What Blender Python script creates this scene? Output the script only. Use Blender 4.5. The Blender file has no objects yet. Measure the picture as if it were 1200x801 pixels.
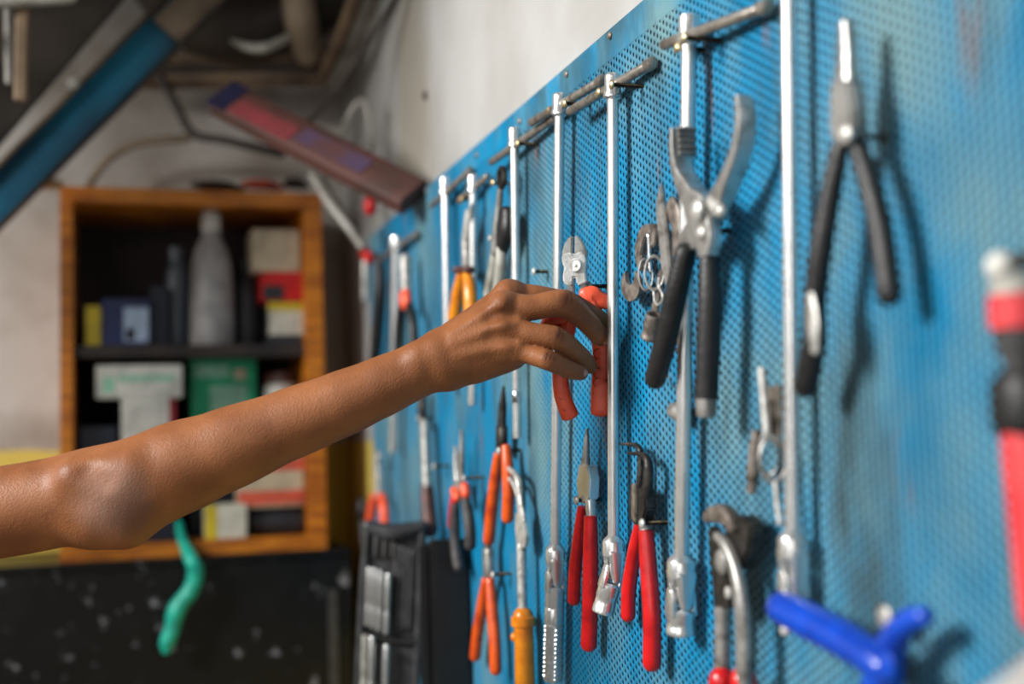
import bpy, bmesh, math, random
import numpy as np
from mathutils import Vector, Matrix
random.seed(7)
# ------------------------------------------------------------------ camera
F = 1450.0                                   # focal length in pixels of the 1200 x 801 frame
CAM = Vector((0.0, 0.0, 1.5))
_d1 = Vector((-455.0, -126.5, -F)).normalized()          # the wall's direction seen from the camera
_up = Vector((1.0, 0.03, 0.0)).cross(_d1).normalized()
_xx = _d1.cross(_up).normalized()
M = Matrix((_xx, _d1, _up))                               # camera vector -> world vector (x to wall, y along it, z up)
sc = bpy.context.scene
col = sc.collection
cd = bpy.data.cameras.new('camera'); cam = bpy.data.objects.new('camera', cd); col.objects.link(cam)
cam.matrix_world = Matrix.Translation(CAM) @ M.to_4x4()
cd.sensor_fit = 'HORIZONTAL'; cd.sensor_width = 36.0; cd.lens = F / 1200 * 36.0
cd.clip_start = 0.02
cd.dof.use_dof = True; cd.dof.focus_distance = 1.075; cd.dof.aperture_fstop = 2.5; cd.dof.aperture_blades = 0
sc.camera = cam
# ------------------------------------------------------------------ world, lights, exposure
wd = bpy.data.worlds.new('daylight'); sc.world = wd; wd.use_nodes = True
bg = wd.node_tree.nodes['Background']; bg.inputs[0].default_value = (1.0, 0.97, 0.93, 1); bg.inputs[1].default_value = 0.085
def area(name, loc, target, size, energy, color):
    l = bpy.data.lights.new(name, 'AREA'); l.shape = 'RECTANGLE'; l.size = size[0]; l.size_y = size[1]
    l.energy = energy; l.color = color
    o = bpy.data.objects.new(name, l); col.objects.link(o); o.location = loc
    o.rotation_euler = (Vector(target) - Vector(loc)).to_track_quat('-Z', 'Y').to_euler()
    return o
area('daylight_from_open_front', (-2.3, 0.8, 2.75), (0.35, 1.0, 1.45), (0.95, 0.85), 158, (1.0, 0.985, 0.96))
area('fill_light_behind', (-2.0, -1.7, 1.9), (0.3, 1.0, 1.4), (2.2, 1.8), 26, (1.0, 0.98, 0.96))  # unseen fill added behind the camera to brighten grips and rods
sc.view_settings.view_transform = 'Standard'; sc.view_settings.look = 'None'
sc.view_settings.exposure = 0.0; sc.view_settings.gamma = 1.0; sc.view_settings.use_curve_mapping = False
# ------------------------------------------------------------------ pixel -> place helpers
def ray(u, v):
    return M @ Vector(((u - 600.0) / F, -(v - 400.5) / F, -1.0))
W = 1.05 * ray(742, 470).x                    # the panel's front face is the plane x = W
GAP = 0.02                                    # panel stands off the wall
NV = Vector((-1, 0, 0))                       # out of the wall
def P(u, v, off=0.0):                          # a point on a plane parallel to the wall
    r = ray(u, v); return CAM + r * ((W - off) / r.x)
def PY(u, v, y):                               # a point on a plane across the room
    r = ray(u, v); return CAM + r * (y / r.y)
def PD(u, v, d):                               # a point at an optical depth
    return CAM + ray(u, v) * d
def PL(lst, off=0.0): return [P(a[0], a[1], a[2] if len(a) > 2 else off) for a in lst]
# ------------------------------------------------------------------ materials
def lin(c):
    c = c / 255.0
    return c / 12.92 if c <= 0.04045 else ((c + 0.055) / 1.055) ** 2.4
def rgb(r, g, b): return (lin(r), lin(g), lin(b), 1.0)
def mat(name, c, rough=0.5, metal=0.0, c2=None, scale=20.0, amount=0.6, bump=0.0, bscale=200.0, stretch=(1, 1, 1), coat=0.0, rvar=0.0, spec=0.5):
    m = bpy.data.materials.new(name); m.use_nodes = True
    nt = m.node_tree; b = nt.nodes['Principled BSDF']; N = nt.nodes.new; L = nt.links.new
    b.inputs['Base Color'].default_value = c; b.inputs['Roughness'].default_value = rough; b.inputs['Metallic'].default_value = metal
    b.inputs['Coat Weight'].default_value = coat; b.inputs['Specular IOR Level'].default_value = spec
    tc = N('ShaderNodeTexCoord'); mp = N('ShaderNodeMapping'); L(tc.outputs['Object'], mp.inputs[0]); mp.inputs['Scale'].default_value = stretch
    nz = N('ShaderNodeTexNoise'); nz.inputs['Scale'].default_value = scale; nz.inputs['Detail'].default_value = 6; L(mp.outputs[0], nz.inputs['Vector'])
    rp = N('ShaderNodeValToRGB'); L(nz.outputs[0], rp.inputs[0])
    if c2 is None: c2 = tuple(x * 0.7 for x in c[:3]) + (1,)
    mid = 0.5 + (0.5 - amount) * 0.4
    rp.color_ramp.elements[0].position = mid - 0.1; rp.color_ramp.elements[0].color = c
    rp.color_ramp.elements[1].position = min(mid + 0.12, 1); rp.color_ramp.elements[1].color = c2
    L(rp.outputs[0], b.inputs['Base Color'])
    if rvar:
        mr = N('ShaderNodeMapRange'); L(nz.outputs[0], mr.inputs[0]); mr.inputs[3].default_value = max(rough - rvar, 0.02); mr.inputs[4].default_value = rough + rvar
        L(mr.outputs[0], b.inputs['Roughness'])
    if bump:
        n2 = N('ShaderNodeTexNoise'); n2.inputs['Scale'].default_value = bscale; n2.inputs['Detail'].default_value = 4; L(mp.outputs[0], n2.inputs['Vector'])
        bp = N('ShaderNodeBump'); bp.inputs['Strength'].default_value = bump; bp.inputs['Distance'].default_value = 0.002
        L(n2.outputs[0], bp.inputs['Height']); L(bp.outputs[0], b.inputs['Normal'])
    return m
CH = mat('satin_chrome', rgb(236, 236, 234), 0.27, 0.8, rgb(222, 222, 220), 60, 0.5)
CH2 = mat('bright_chrome', rgb(215, 217, 220), 0.18, 1.0, rgb(190, 192, 195), 80, 0.5)
STEEL = mat('worn_steel', rgb(168, 166, 162), 0.4, 0.55, rgb(118, 113, 107), 90, 0.4, 0.15, 300)
PALE = mat('pale_forged_steel', rgb(196, 194, 188), 0.45, 0.45, rgb(146, 142, 136), 120, 0.35, 0.2, 500)
HEADW = mat('bright_white_steel', rgb(228, 227, 223), 0.42, 0.2, rgb(196, 193, 186), 160, 0.35, 0.25, 500)
JAW = mat('dull_cast_steel', rgb(200, 199, 195), 0.36, 0.85, rgb(165, 162, 157), 90, 0.4, 0.15, 400)
BAR = mat('grey_steel_bar', rgb(150, 143, 134), 0.35, 0.5, rgb(112, 105, 97), 100, 0.4, 0.1, 300)
DARKST = mat('blackened_steel', rgb(48, 46, 45), 0.45, 0.6, rgb(85, 80, 74), 70, 0.35, 0.2, 300)
GUNM = mat('brown_grey_steel', rgb(140, 131, 122), 0.5, 0.5, rgb(92, 82, 74), 120, 0.5, 0.2, 300)
BRASS = mat('yellow_zinc', rgb(205, 188, 150), 0.35, 0.7, rgb(165, 138, 92), 200, 0.5)
SCREW = mat('dark_screw_thread', rgb(48, 44, 38), 0.4, 0.8, rgb(90, 80, 55), 300, 0.4)
RED = mat('red_dipped_vinyl', rgb(205, 22, 26), 0.32, 0, rgb(170, 12, 18), 60, 0.4, 0.1, 200, coat=0.2)
CUTRED = mat('orange_red_grip', rgb(250, 98, 62), 0.4, 0, rgb(236, 80, 50), 90, 0.35, 0.15, 400)
CUTDK = mat('grip_mark_dark_red', rgb(140, 34, 24), 0.5)
ORANGE = mat('orange_vinyl', rgb(226, 88, 24), 0.35, 0, rgb(190, 60, 15), 60, 0.4, 0.1, 200, coat=0.2)
AMBER = mat('amber_plastic', rgb(232, 142, 22), 0.3, 0, rgb(205, 110, 15), 50, 0.4, coat=0.3)
BLK = mat('black_rubber', rgb(22, 22, 23), 0.45, 0, rgb(34, 33, 33), 90, 0.4, 0.3, 400)
GRIPG = mat('charcoal_grip', rgb(62, 60, 60), 0.55, 0, rgb(45, 43, 43), 90, 0.5, 0.3, 400)
LGREY = mat('light_grey_grip', rgb(168, 166, 156), 0.5, 0, rgb(130, 128, 118), 60, 0.4)
BROWN = mat('brown_handle', rgb(96, 58, 50), 0.5, 0, rgb(70, 40, 36), 60, 0.5)
BLUEP = mat('blue_plastic', rgb(12, 72, 190), 0.3, 0, rgb(8, 55, 160), 40, 0.4, coat=0.3)
PINKRED = mat('coral_red_plastic', rgb(226, 60, 62), 0.35, 0, rgb(200, 40, 48), 40, 0.4, coat=0.2)
WHITE = mat('white_plastic', rgb(225, 222, 214), 0.5, 0, rgb(205, 200, 190), 40, 0.4)
WOOD = mat('varnished_wood', rgb(206, 124, 30), 0.4, 0, rgb(160, 86, 18), 14, 0.5, 0.15, 60, (1, 1, 6))
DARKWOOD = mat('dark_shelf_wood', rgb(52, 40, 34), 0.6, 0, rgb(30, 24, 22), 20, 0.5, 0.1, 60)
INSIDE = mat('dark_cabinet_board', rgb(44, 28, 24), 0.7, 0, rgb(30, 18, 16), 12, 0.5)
BLACKP = mat('glint_specked_black_paint', rgb(12, 12, 13), 0.4, 0.0, rgb(20, 20, 22), 18, 0.25, 0.8, 25, spec=0.35)
def speckle(m, color, scale, lo, hi):
    nt = m.node_tree; N = nt.nodes.new; L = nt.links.new; b = nt.nodes['Principled BSDF']; base = b.inputs['Base Color'].links[0].from_socket
    geo = N('ShaderNodeNewGeometry'); nz = N('ShaderNodeTexNoise'); nz.inputs['Scale'].default_value = scale; nz.inputs['Detail'].default_value = 3; L(geo.outputs['Position'], nz.inputs['Vector'])
    mr = N('ShaderNodeMapRange'); L(nz.outputs[0], mr.inputs[0]); mr.inputs[1].default_value = lo; mr.inputs[2].default_value = hi
    mx = N('ShaderNodeMix'); mx.data_type = 'RGBA'; L(mr.outputs[0], mx.inputs[0]); L(base, mx.inputs[6]); mx.inputs[7].default_value = color; L(mx.outputs[2], b.inputs['Base Color'])
speckle(BLACKP, rgb(150, 150, 158), 34, 0.635, 0.76)  # pale noise specks painted into the black as glints
CASEB = mat('black_case_plastic', rgb(48, 48, 50), 0.45, 0, rgb(66, 66, 68), 60, 0.4, 0.2, 120)
CASED = mat('dark_box_plastic', rgb(17, 18, 19), 0.5, 0, rgb(24, 25, 26), 30, 0.5)
TEAL = mat('turquoise_rubber', rgb(30, 185, 160), 0.4, 0, rgb(16, 150, 130), 40, 0.4, 0.4, 60)
BEAMB = mat('blue_painted_steel', rgb(10, 116, 150), 0.5, 0, rgb(8, 80, 108), 6, 0.5, 0.1, 60)
DKBROWN = mat('grimy_dark_steel', rgb(62, 54, 46), 0.6, 0.2, rgb(40, 34, 29), 9, 0.5, 0.3, 40)
TAN = mat('dusty_tan_paint', rgb(146, 128, 106), 0.65, 0, rgb(108, 92, 74), 10, 0.5, 0.2, 40)
PIPE = mat('brown_pipe', rgb(126, 104, 80), 0.55, 0.1, rgb(88, 70, 54), 12, 0.5)
PGREY = mat('grey_hose', rgb(168, 164, 156), 0.5, 0, rgb(130, 126, 118), 20, 0.5)
CABLE = mat('dark_cable', rgb(62, 52, 46), 0.6, 0, rgb(46, 38, 34), 20, 0.5)
def simple(name, r, g, b, rough=0.5): return mat(name, rgb(r, g, b), rough, 0, None, 30, 0.4)
def wall_material(name, ca, cb, sc_):
    m = mat(name, ca, 0.85, 0, cb, sc_, 0.45, 0.5, 45)
    nt = m.node_tree; N = nt.nodes.new; L = nt.links.new; b = nt.nodes['Principled BSDF']
    base = b.inputs['Base Color'].links[0].from_socket
    geo = N('ShaderNodeNewGeometry'); sx = N('ShaderNodeSeparateXYZ'); L(geo.outputs['Position'], sx.inputs[0])
    # darker brown-grey patch with a noisy edge above the panel's far end
    s0 = P(482, 120, -GAP)
    dv = N('ShaderNodeVectorMath'); dv.operation = 'SUBTRACT'; L(geo.outputs['Position'], dv.inputs[0]); dv.inputs[1].default_value = s0
    ml = N('ShaderNodeVectorMath'); ml.operation = 'MULTIPLY'; L(dv.outputs[0], ml.inputs[0]); ml.inputs[1].default_value = (0, 4.6, 2.2)
    nz = N('ShaderNodeTexNoise'); nz.inputs['Scale'].default_value = 7; nz.inputs['Detail'].default_value = 5; L(geo.outputs['Position'], nz.inputs['Vector'])
    ln = N('ShaderNodeVectorMath'); ln.operation = 'LENGTH'; L(ml.outputs[0], ln.inputs[0])
    ad = N('ShaderNodeMath'); ad.operation = 'MULTIPLY_ADD'; L(nz.outputs[0], ad.inputs[0]); ad.inputs[1].default_value = 0.7; L(ln.outputs['Value'], ad.inputs[2])
    mr = N('ShaderNodeMapRange'); mr.interpolation_type = 'SMOOTHSTEP'; L(ad.outputs[0], mr.inputs[0]); mr.inputs[1].default_value = 0.65; mr.inputs[2].default_value = 1.15; mr.inputs[3].default_value = 0.72; mr.inputs[4].default_value = 0.0
    mx = N('ShaderNodeMix'); mx.data_type = 'RGBA'; L(mr.outputs[0], mx.inputs[0]); L(base, mx.inputs[6]); mx.inputs[7].default_value = rgb(140, 132, 116)
    # yellow dado paint
    dz = N('ShaderNodeMath'); dz.operation = 'MULTIPLY_ADD'; L(nz.outputs[0], dz.inputs[0]); dz.inputs[1].default_value = 0.02; L(sx.outputs[2], dz.inputs[2])
    lt = N('ShaderNodeMath'); lt.operation = 'LESS_THAN'; L(dz.outputs[0], lt.inputs[0]); lt.inputs[1].default_value = DADO + 0.01
    m2 = N('ShaderNodeMix'); m2.data_type = 'RGBA'; L(lt.outputs[0], m2.inputs[0]); L(mx.outputs[2], m2.inputs[6]); m2.inputs[7].default_value = rgb(214, 190, 90)
    L(m2.outputs[2], b.inputs['Base Color'])
    return m
YB = P(405, 400, -GAP).y
DADO = PY(30, 528, YB).z
WALLM = wall_material('dirty_limewash', rgb(174, 173, 171), rgb(156, 153, 148), 3.5)
WALLB = wall_material('grimy_limewash', rgb(198, 193, 186), rgb(150, 140, 128), 4.5)
def panel_material(name):
    m = mat(name, rgb(0, 128, 174), 0.5, 0, rgb(0, 108, 148), 9, 0.45, 0.12, 60, spec=0.3)
    nt = m.node_tree; N = nt.nodes.new; L = nt.links.new; b = nt.nodes['Principled BSDF']
    base = b.inputs['Base Color'].links[0].from_socket
    geo = N('ShaderNodeNewGeometry')
    def layer(base, color, scale, stretch, lo, hi, seed):
        mp = N('ShaderNodeMapping'); L(geo.outputs['Position'], mp.inputs[0]); mp.inputs['Scale'].default_value = stretch; mp.inputs['Location'].default_value = (seed, seed, seed)
        nz = N('ShaderNodeTexNoise'); nz.inputs['Scale'].default_value = scale; nz.inputs['Detail'].default_value = 7; nz.inputs['Roughness'].default_value = 0.6; L(mp.outputs[0], nz.inputs['Vector'])
        mr = N('ShaderNodeMapRange'); L(nz.outputs[0], mr.inputs[0]); mr.inputs[1].default_value = lo; mr.inputs[2].default_value = hi
        mx = N('ShaderNodeMix'); mx.data_type = 'RGBA'; L(mr.outputs[0], mx.inputs[0]); L(base, mx.inputs[6]); mx.inputs[7].default_value = color
        return mx.outputs[2]
    c = layer(base, rgb(104, 142, 150), 7, (1, 1, 0.6), 0.44, 0.68, 3.1)        # rubbed pale grey
    c = layer(c, rgb(58, 84, 92), 12, (1, 1, 0.35), 0.51, 0.70, 9.4)            # greasy dark streaks
    c = layer(c, rgb(132, 82, 48), 16, (1, 1, 0.22), 0.62, 0.72, 5.7)           # rust runs
    L(c, b.inputs['Base Color'])
    return m
PANEL = panel_material('chipped_blue_paint')
# ------------------------------------------------------------------ mesh builders (return verts, faces in world space)
def catmull(pts, rad, sub):
    if len(pts) < 3: sub = max(1, sub // 2)
    n = len(pts); op = []; orr = []
    for i in range(n - 1):
        p0 = pts[max(i - 1, 0)]; p1 = pts[i]; p2 = pts[i + 1]; p3 = pts[min(i + 2, n - 1)]
        for k in range(sub):
            t = k / sub; t2 = t * t; t3 = t2 * t
            op.append(0.5 * ((2 * p1) + (p2 - p0) * t + (2 * p0 - 5 * p1 + 4 * p2 - p3) * t2 + (3 * p1 - p0 - 3 * p2 + p3) * t3))
            s = t * t * (3 - 2 * t)
            orr.append((rad[i][0] * (1 - s) + rad[i + 1][0] * s, rad[i][1] * (1 - s) + rad[i + 1][1] * s))
    op.append(pts[-1]); orr.append(rad[-1])
    return op, orr
def sweep(pts, rad, n=14, N=None, sq=1.0, cap=(1, 1), smooth=True, sub=5):
    """tube through pts; rad = half width in plane or (half width, half thickness along N); cap: 1 rounded, 0 flat"""
    N = NV if N is None else N
    if not isinstance(rad, (list, tuple)): rad = [rad] * len(pts)
    rad = [(r, r) if not isinstance(r, (list, tuple)) else tuple(r) for r in rad]
    pts = [Vector(p) for p in pts]
    if smooth: pts, rad = catmull(pts, rad, sub)
    k = len(pts); tan = []
    for i in range(k):
        t = pts[min(i + 1, k - 1)] - pts[max(i - 1, 0)]
        tan.append(t.normalized())
    rings = []
    def ring(c, t, ra, rb):
        NN = N if abs(t.dot(N)) < 0.96 else Vector((0, 0, 1))
        s = t.cross(NN).normalized(); m = s.cross(t).normalized()
        out = []
        for j in range(n):
            a = 2 * math.pi * (j + 0.5) / n; ca = math.cos(a); sa = math.sin(a)
            if sq != 1.0:
                ca = math.copysign(abs(ca) ** sq, ca); sa = math.copysign(abs(sa) ** sq, sa)
            out.append(c + s * (ra * ca) + m * (rb * sa))
        return out
    if cap[0]:
        c0 = min(rad[0]) * cap[0]
        for a in (78, 52, 25): rings.append(ring(pts[0] - tan[0] * (c0 * math.sin(math.radians(a))), tan[0], rad[0][0] * math.cos(math.radians(a)), rad[0][1] * math.cos(math.radians(a))))
    for i in range(k): rings.append(ring(pts[i], tan[i], *rad[i]))
    if cap[1]:
        c1 = min(rad[-1]) * cap[1]
        for a in (25, 52, 78): rings.append(ring(pts[-1] + tan[-1] * (c1 * math.sin(math.radians(a))), tan[-1], rad[-1][0] * math.cos(math.radians(a)), rad[-1][1] * math.cos(math.radians(a))))
    V = [p for r in rings for p in r]; Fc = []
    for i in range(len(rings) - 1):
        for j in range(n):
            a = i * n + j; b = i * n + (j + 1) % n
            Fc.append((a, b, b + n, a + n))
    Fc.append(tuple(range(n - 1, -1, -1))); Fc.append(tuple((len(rings) - 1) * n + j for j in range(n)))
    return V, Fc
def lathe(p0, p1, prof, n=18):
    """prof: (metres along the axis from p0, radius)"""
    ax = (Vector(p1) - Vector(p0)).normalized()
    ref = Vector((0, 0, 1)) if abs(ax.z) < 0.9 else Vector((1, 0, 0))
    s = ax.cross(ref).normalized(); m = s.cross(ax)
    V = []; Fc = []
    for d, r in prof:
        for j in range(n):
            a = 2 * math.pi * j / n; V.append(Vector(p0) + ax * d + s * (r * math.cos(a)) + m * (r * math.sin(a)))
    for i in range(len(prof) - 1):
        for j in range(n):
            a = i * n + j; b = i * n + (j + 1) % n; Fc.append((a, b, b + n, a + n))
    Fc.append(tuple(range(n - 1, -1, -1))); Fc.append(tuple((len(prof) - 1) * n + j for j in range(n)))
    return V, Fc
def from_bm(bm):
    bm.verts.ensure_lookup_table(); bm.verts.index_update()
    r = ([v.co.copy() for v in bm.verts], [tuple(v.index for v in f.verts) for f in bm.faces]); bm.free(); return r
def plate(pts, th, N=None, bev=0.0008):
    N = (NV if N is None else N).normalized()
    bm = bmesh.new(); vs = [bm.verts.new(Vector(p) - N * th / 2) for p in pts]
    f = bm.faces.new(vs); r = bmesh.ops.extrude_face_region(bm, geom=[f])
    for e in r['geom']:
        if isinstance(e, bmesh.types.BMVert): e.co += N * th
    bmesh.ops.recalc_face_normals(bm, faces=bm.faces[:])
    if bev: bmesh.ops.bevel(bm, geom=bm.edges[:], offset=bev, segments=2, affect='EDGES', clamp_overlap=True)
    return from_bm(bm)
def box(x0, x1, y0, y1, z0, z1, bev=0.002):
    if x0 > x1: x0, x1 = x1, x0
    if y0 > y1: y0, y1 = y1, y0
    if z0 > z1: z0, z1 = z1, z0
    bm = bmesh.new(); bmesh.ops.create_cube(bm, size=1.0)
    for v in bm.verts: v.co = Vector(((x0 + x1) / 2 + v.co.x * (x1 - x0), (y0 + y1) / 2 + v.co.y * (y1 - y0), (z0 + z1) / 2 + v.co.z * (z1 - z0)))
    if bev: bmesh.ops.bevel(bm, geom=bm.edges[:], offset=min(bev, 0.3 * min(x1 - x0, y1 - y0, z1 - z0)), segments=2, affect='EDGES', clamp_overlap=True)
    return from_bm(bm)
def torus(c, ax, R, r, n=28, k=8, a0=0.0, a1=2 * math.pi, sx=1.0, ref=None):
    ax = Vector(ax).normalized(); ref = ref or (Vector((0, 0, 1)) if abs(ax.z) < 0.9 else Vector((1, 0, 0)))
    m = (ref - ax * ref.dot(ax)).normalized(); s = m.cross(ax)
    full = abs(a1 - a0 - 2 * math.pi) < 1e-6
    V = []; Fc = []; cnt = n if full else n + 1
    for i in range(cnt):
        a = a0 + (a1 - a0) * i / n; d = s * (math.cos(a) * sx) + m * math.sin(a)
        for j in range(k):
            b = 2 * math.pi * j / k; V.append(Vector(c) + d * (R + r * math.cos(b)) + ax * (r * math.sin(b)))
    for i in range(n):
        i2 = (i + 1) % cnt
        for j in range(k): Fc.append((i * k + j, i * k + (j + 1) % k, i2 * k + (j + 1) % k, i2 * k + j))
    return V, Fc
def ball(c, r, sc_=(1, 1, 1), n=14):
    V = []; Fc = []; c = Vector(c)
    for i in range(n + 1):
        th = math.pi * (i + 0.02) / (n + 0.04)
        for j in range(n):
            a = 2 * math.pi * j / n
            V.append(c + Vector((math.sin(th) * math.cos(a) * sc_[0], math.sin(th) * math.sin(a) * sc_[1], math.cos(th) * sc_[2])) * r)
    for i in range(n):
        for j in range(n): Fc.append((i * n + j, (i + 1) * n + j, (i + 1) * n + (j + 1) % n, i * n + (j + 1) % n))
    return V, Fc
# ------------------------------------------------------------------ objects
def make_mesh(name, geos, origin, material, sharp=40):
    if isinstance(geos, tuple): geos = [geos]
    V = []; Fc = []
    for v, f in geos:
        o = len(V); V += [tuple(Vector(p) - origin) for p in v]; Fc += [tuple(i + o for i in t) for t in f]
    me = bpy.data.meshes.new(name); me.from_pydata(V, [], Fc)
    bm = bmesh.new(); bm.from_mesh(me); bmesh.ops.recalc_face_normals(bm, faces=bm.faces[:])
    lim = math.radians(sharp)
    for f in bm.faces: f.smooth = True
    for e in bm.edges:
        if len(e.link_faces) == 2 and e.calc_face_angle(0) > lim: e.smooth = False
    bm.to_mesh(me); bm.free(); me.materials.append(material)
    return me
def tag(o, label=None, cat=None, group=None, kind=None):
    if label: o['label'] = label
    if cat: o['category'] = cat
    if group: o['group'] = group
    if kind: o['kind'] = kind
    return o
def thing(name, label, cat, loc, group=None):
    o = bpy.data.objects.new(name, None); col.objects.link(o); o.empty_display_size = 0.02; o.location = Vector(loc)
    return tag(o, label, cat, group)
def root_loc(o):
    l = Vector((0, 0, 0))
    while o: l += o.location; o = o.parent
    return l
def part(name, geos, material, parent, label=None, sharp=40, kind=None):
    me = make_mesh(name, geos, root_loc(parent), material, sharp)
    o = bpy.data.objects.new(name, me); col.objects.link(o); o.parent = parent
    return tag(o, label, kind=kind)
def solo(name, geos, material, label, cat, group=None, sharp=40, kind=None):
    gs = [geos] if isinstance(geos, tuple) else geos
    pts = [p for g in gs for p in g[0]]
    lo = Vector((sum(p[0] for p in pts) / len(pts), sum(p[1] for p in pts) / len(pts), min(p[2] for p in pts)))
    o = bpy.data.objects.new(name, make_mesh(name, geos, lo, material, sharp)); col.objects.link(o); o.location = lo
    return tag(o, label, cat, group, kind)
def struct(name, geos, material, label=None):
    return solo(name, geos, material, label, None, kind='structure')
# ------------------------------------------------------------------ room shell
XW = W + GAP
XL = -1.6
ZC = PY(300, 70, YB).z
struct('wall_right', box(XW, XW + 0.15, -1.2, YB + 0.15, 0, 3.2, 0), WALLM)
struct('wall_back', box(XL, XW, YB, YB + 0.15, 0, 3.2, 0), WALLB)
struct('floor', box(-4, XW, -2.5, YB, -0.1, 0, 0), mat('oily_concrete', rgb(112, 106, 100), 0.7, 0, rgb(80, 76, 72), 4, 0.5, 0.3, 30))
struct('ceiling', box(XL, XW, 1.35, YB, ZC + 0.12, ZC + 0.24, 0), DKBROWN)
# ------------------------------------------------------------------ perforated panel
PY0 = 0.22; PY1 = P(435, 400).y
ZT = P(600, 133).z
ZB = P(437, 770).z
pan = thing('pegboard', 'blue painted perforated steel pegboard fixed along the white wall', 'pegboard', (W, (PY0 + PY1) / 2, ZB))
def perforated(y0, y1, z0, z1, p=0.00712, hr=0.0021, th=0.0006):
    cw = p * math.sqrt(3) / 2
    nc = int((y1 - y0) / cw); nr = int((z1 - z0) / p)
    ci, ri = np.meshgrid(np.arange(nc), np.arange(nr), indexing='ij')
    cy = (y0 + (ci + 0.5) * cw).ravel(); cz = (z0 + (ri + 0.5 + 0.5 * (ci % 2)) * p).ravel()
    k = cy.size; a = np.arange(6) * math.pi / 3
    R = p / math.sqrt(3)
    v = np.zeros((k, 18, 3))
    v[:, 0:6, 1] = cy[:, None] + R * np.cos(a); v[:, 0:6, 2] = cz[:, None] + R * np.sin(a)
    v[:, 6:12, 1] = cy[:, None] + hr * np.cos(a); v[:, 6:12, 2] = cz[:, None] + hr * np.sin(a)
    v[:, 12:18] = v[:, 6:12]; v[:, 12:18, 0] = th
    f = []
    for j in range(6):
        j2 = (j + 1) % 6
        f.append((j, 6 + j, 6 + j2, j2)); f.append((6 + j, 12 + j, 12 + j2, 6 + j2))
    f = (np.array(f)[None] + (np.arange(k) * 18)[:, None, None]).reshape(-1, 4)
    me = bpy.data.meshes.new('perforated_sheet'); nv = k * 18; nf = len(f)
    v = v.reshape(-1, 3); v[:, 1] -= pan.location.y; v[:, 2] -= pan.location.z
    me.vertices.add(nv); me.vertices.foreach_set('co', v.astype(np.float32).ravel())
    me.loops.add(nf * 4); me.loops.foreach_set('vertex_index', f.astype(np.int32).ravel())
    me.polygons.add(nf); me.polygons.foreach_set('loop_start', (np.arange(nf) * 4).astype(np.int32)); me.polygons.foreach_set('loop_total', np.full(nf, 4, np.int32))
    me.update(); me.validate(); me.materials.append(PANEL)
    o = bpy.data.objects.new('perforated_sheet', me); col.objects.link(o); o.parent = pan
    return o
MG = 0.024
perforated(PY0 + MG, PY1 - MG, ZB + MG, ZT - MG)
E = 0.0002
part('border_strip', box(W - E, W + 0.0014, PY0, PY1, ZT - MG - 0.004, ZT, 0.0004), PANEL, pan)
part('border_strip', box(W - E, W + 0.0014, PY0, PY1, ZB, ZB + MG + 0.004, 0.0004), PANEL, pan)
part('border_strip', box(W - E, W + 0.0014, PY1 - MG - 0.007, PY1, ZB + MG + 0.004, ZT - MG - 0.004, 0.0004), PANEL, pan)
part('border_strip', box(W - E, W + 0.0014, PY0, PY0 + MG + 0.004, ZB + MG + 0.004, ZT - MG - 0.004, 0.0004), PANEL, pan)
part('hole_shade_sheet', box(W + 0.008, W + 0.011, PY0 + 0.002, PY1 - 0.002, ZB + 0.002, ZT - 0.002, 0), mat('hole_shade_dark', rgb(40, 34, 30), 0.8, 0, rgb(28, 24, 22), 12, 0.5), pan)  # dark sheet added to put shade into the panel holes
part('rim_flange', [box(W + 0.0014, XW - 0.001, PY0, PY1, ZT - 0.0015, ZT, 0), box(W + 0.0014, XW - 0.001, PY1 - 0.0015, PY1, ZB, ZT - 0.002, 0)], PANEL, pan)
for u, v in ((716, 42), (665, 87), (610, 142), (501, 224), (560, 182)):
    q = P(u, v); part('bolt', lathe(q + Vector((0.001, 0, 0)), q + NV, [(0, 0.0035), (0.0025, 0.0035), (0.0038, 0.0022), (0.0042, 0.0008)], 10), GUNM, pan)
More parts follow.
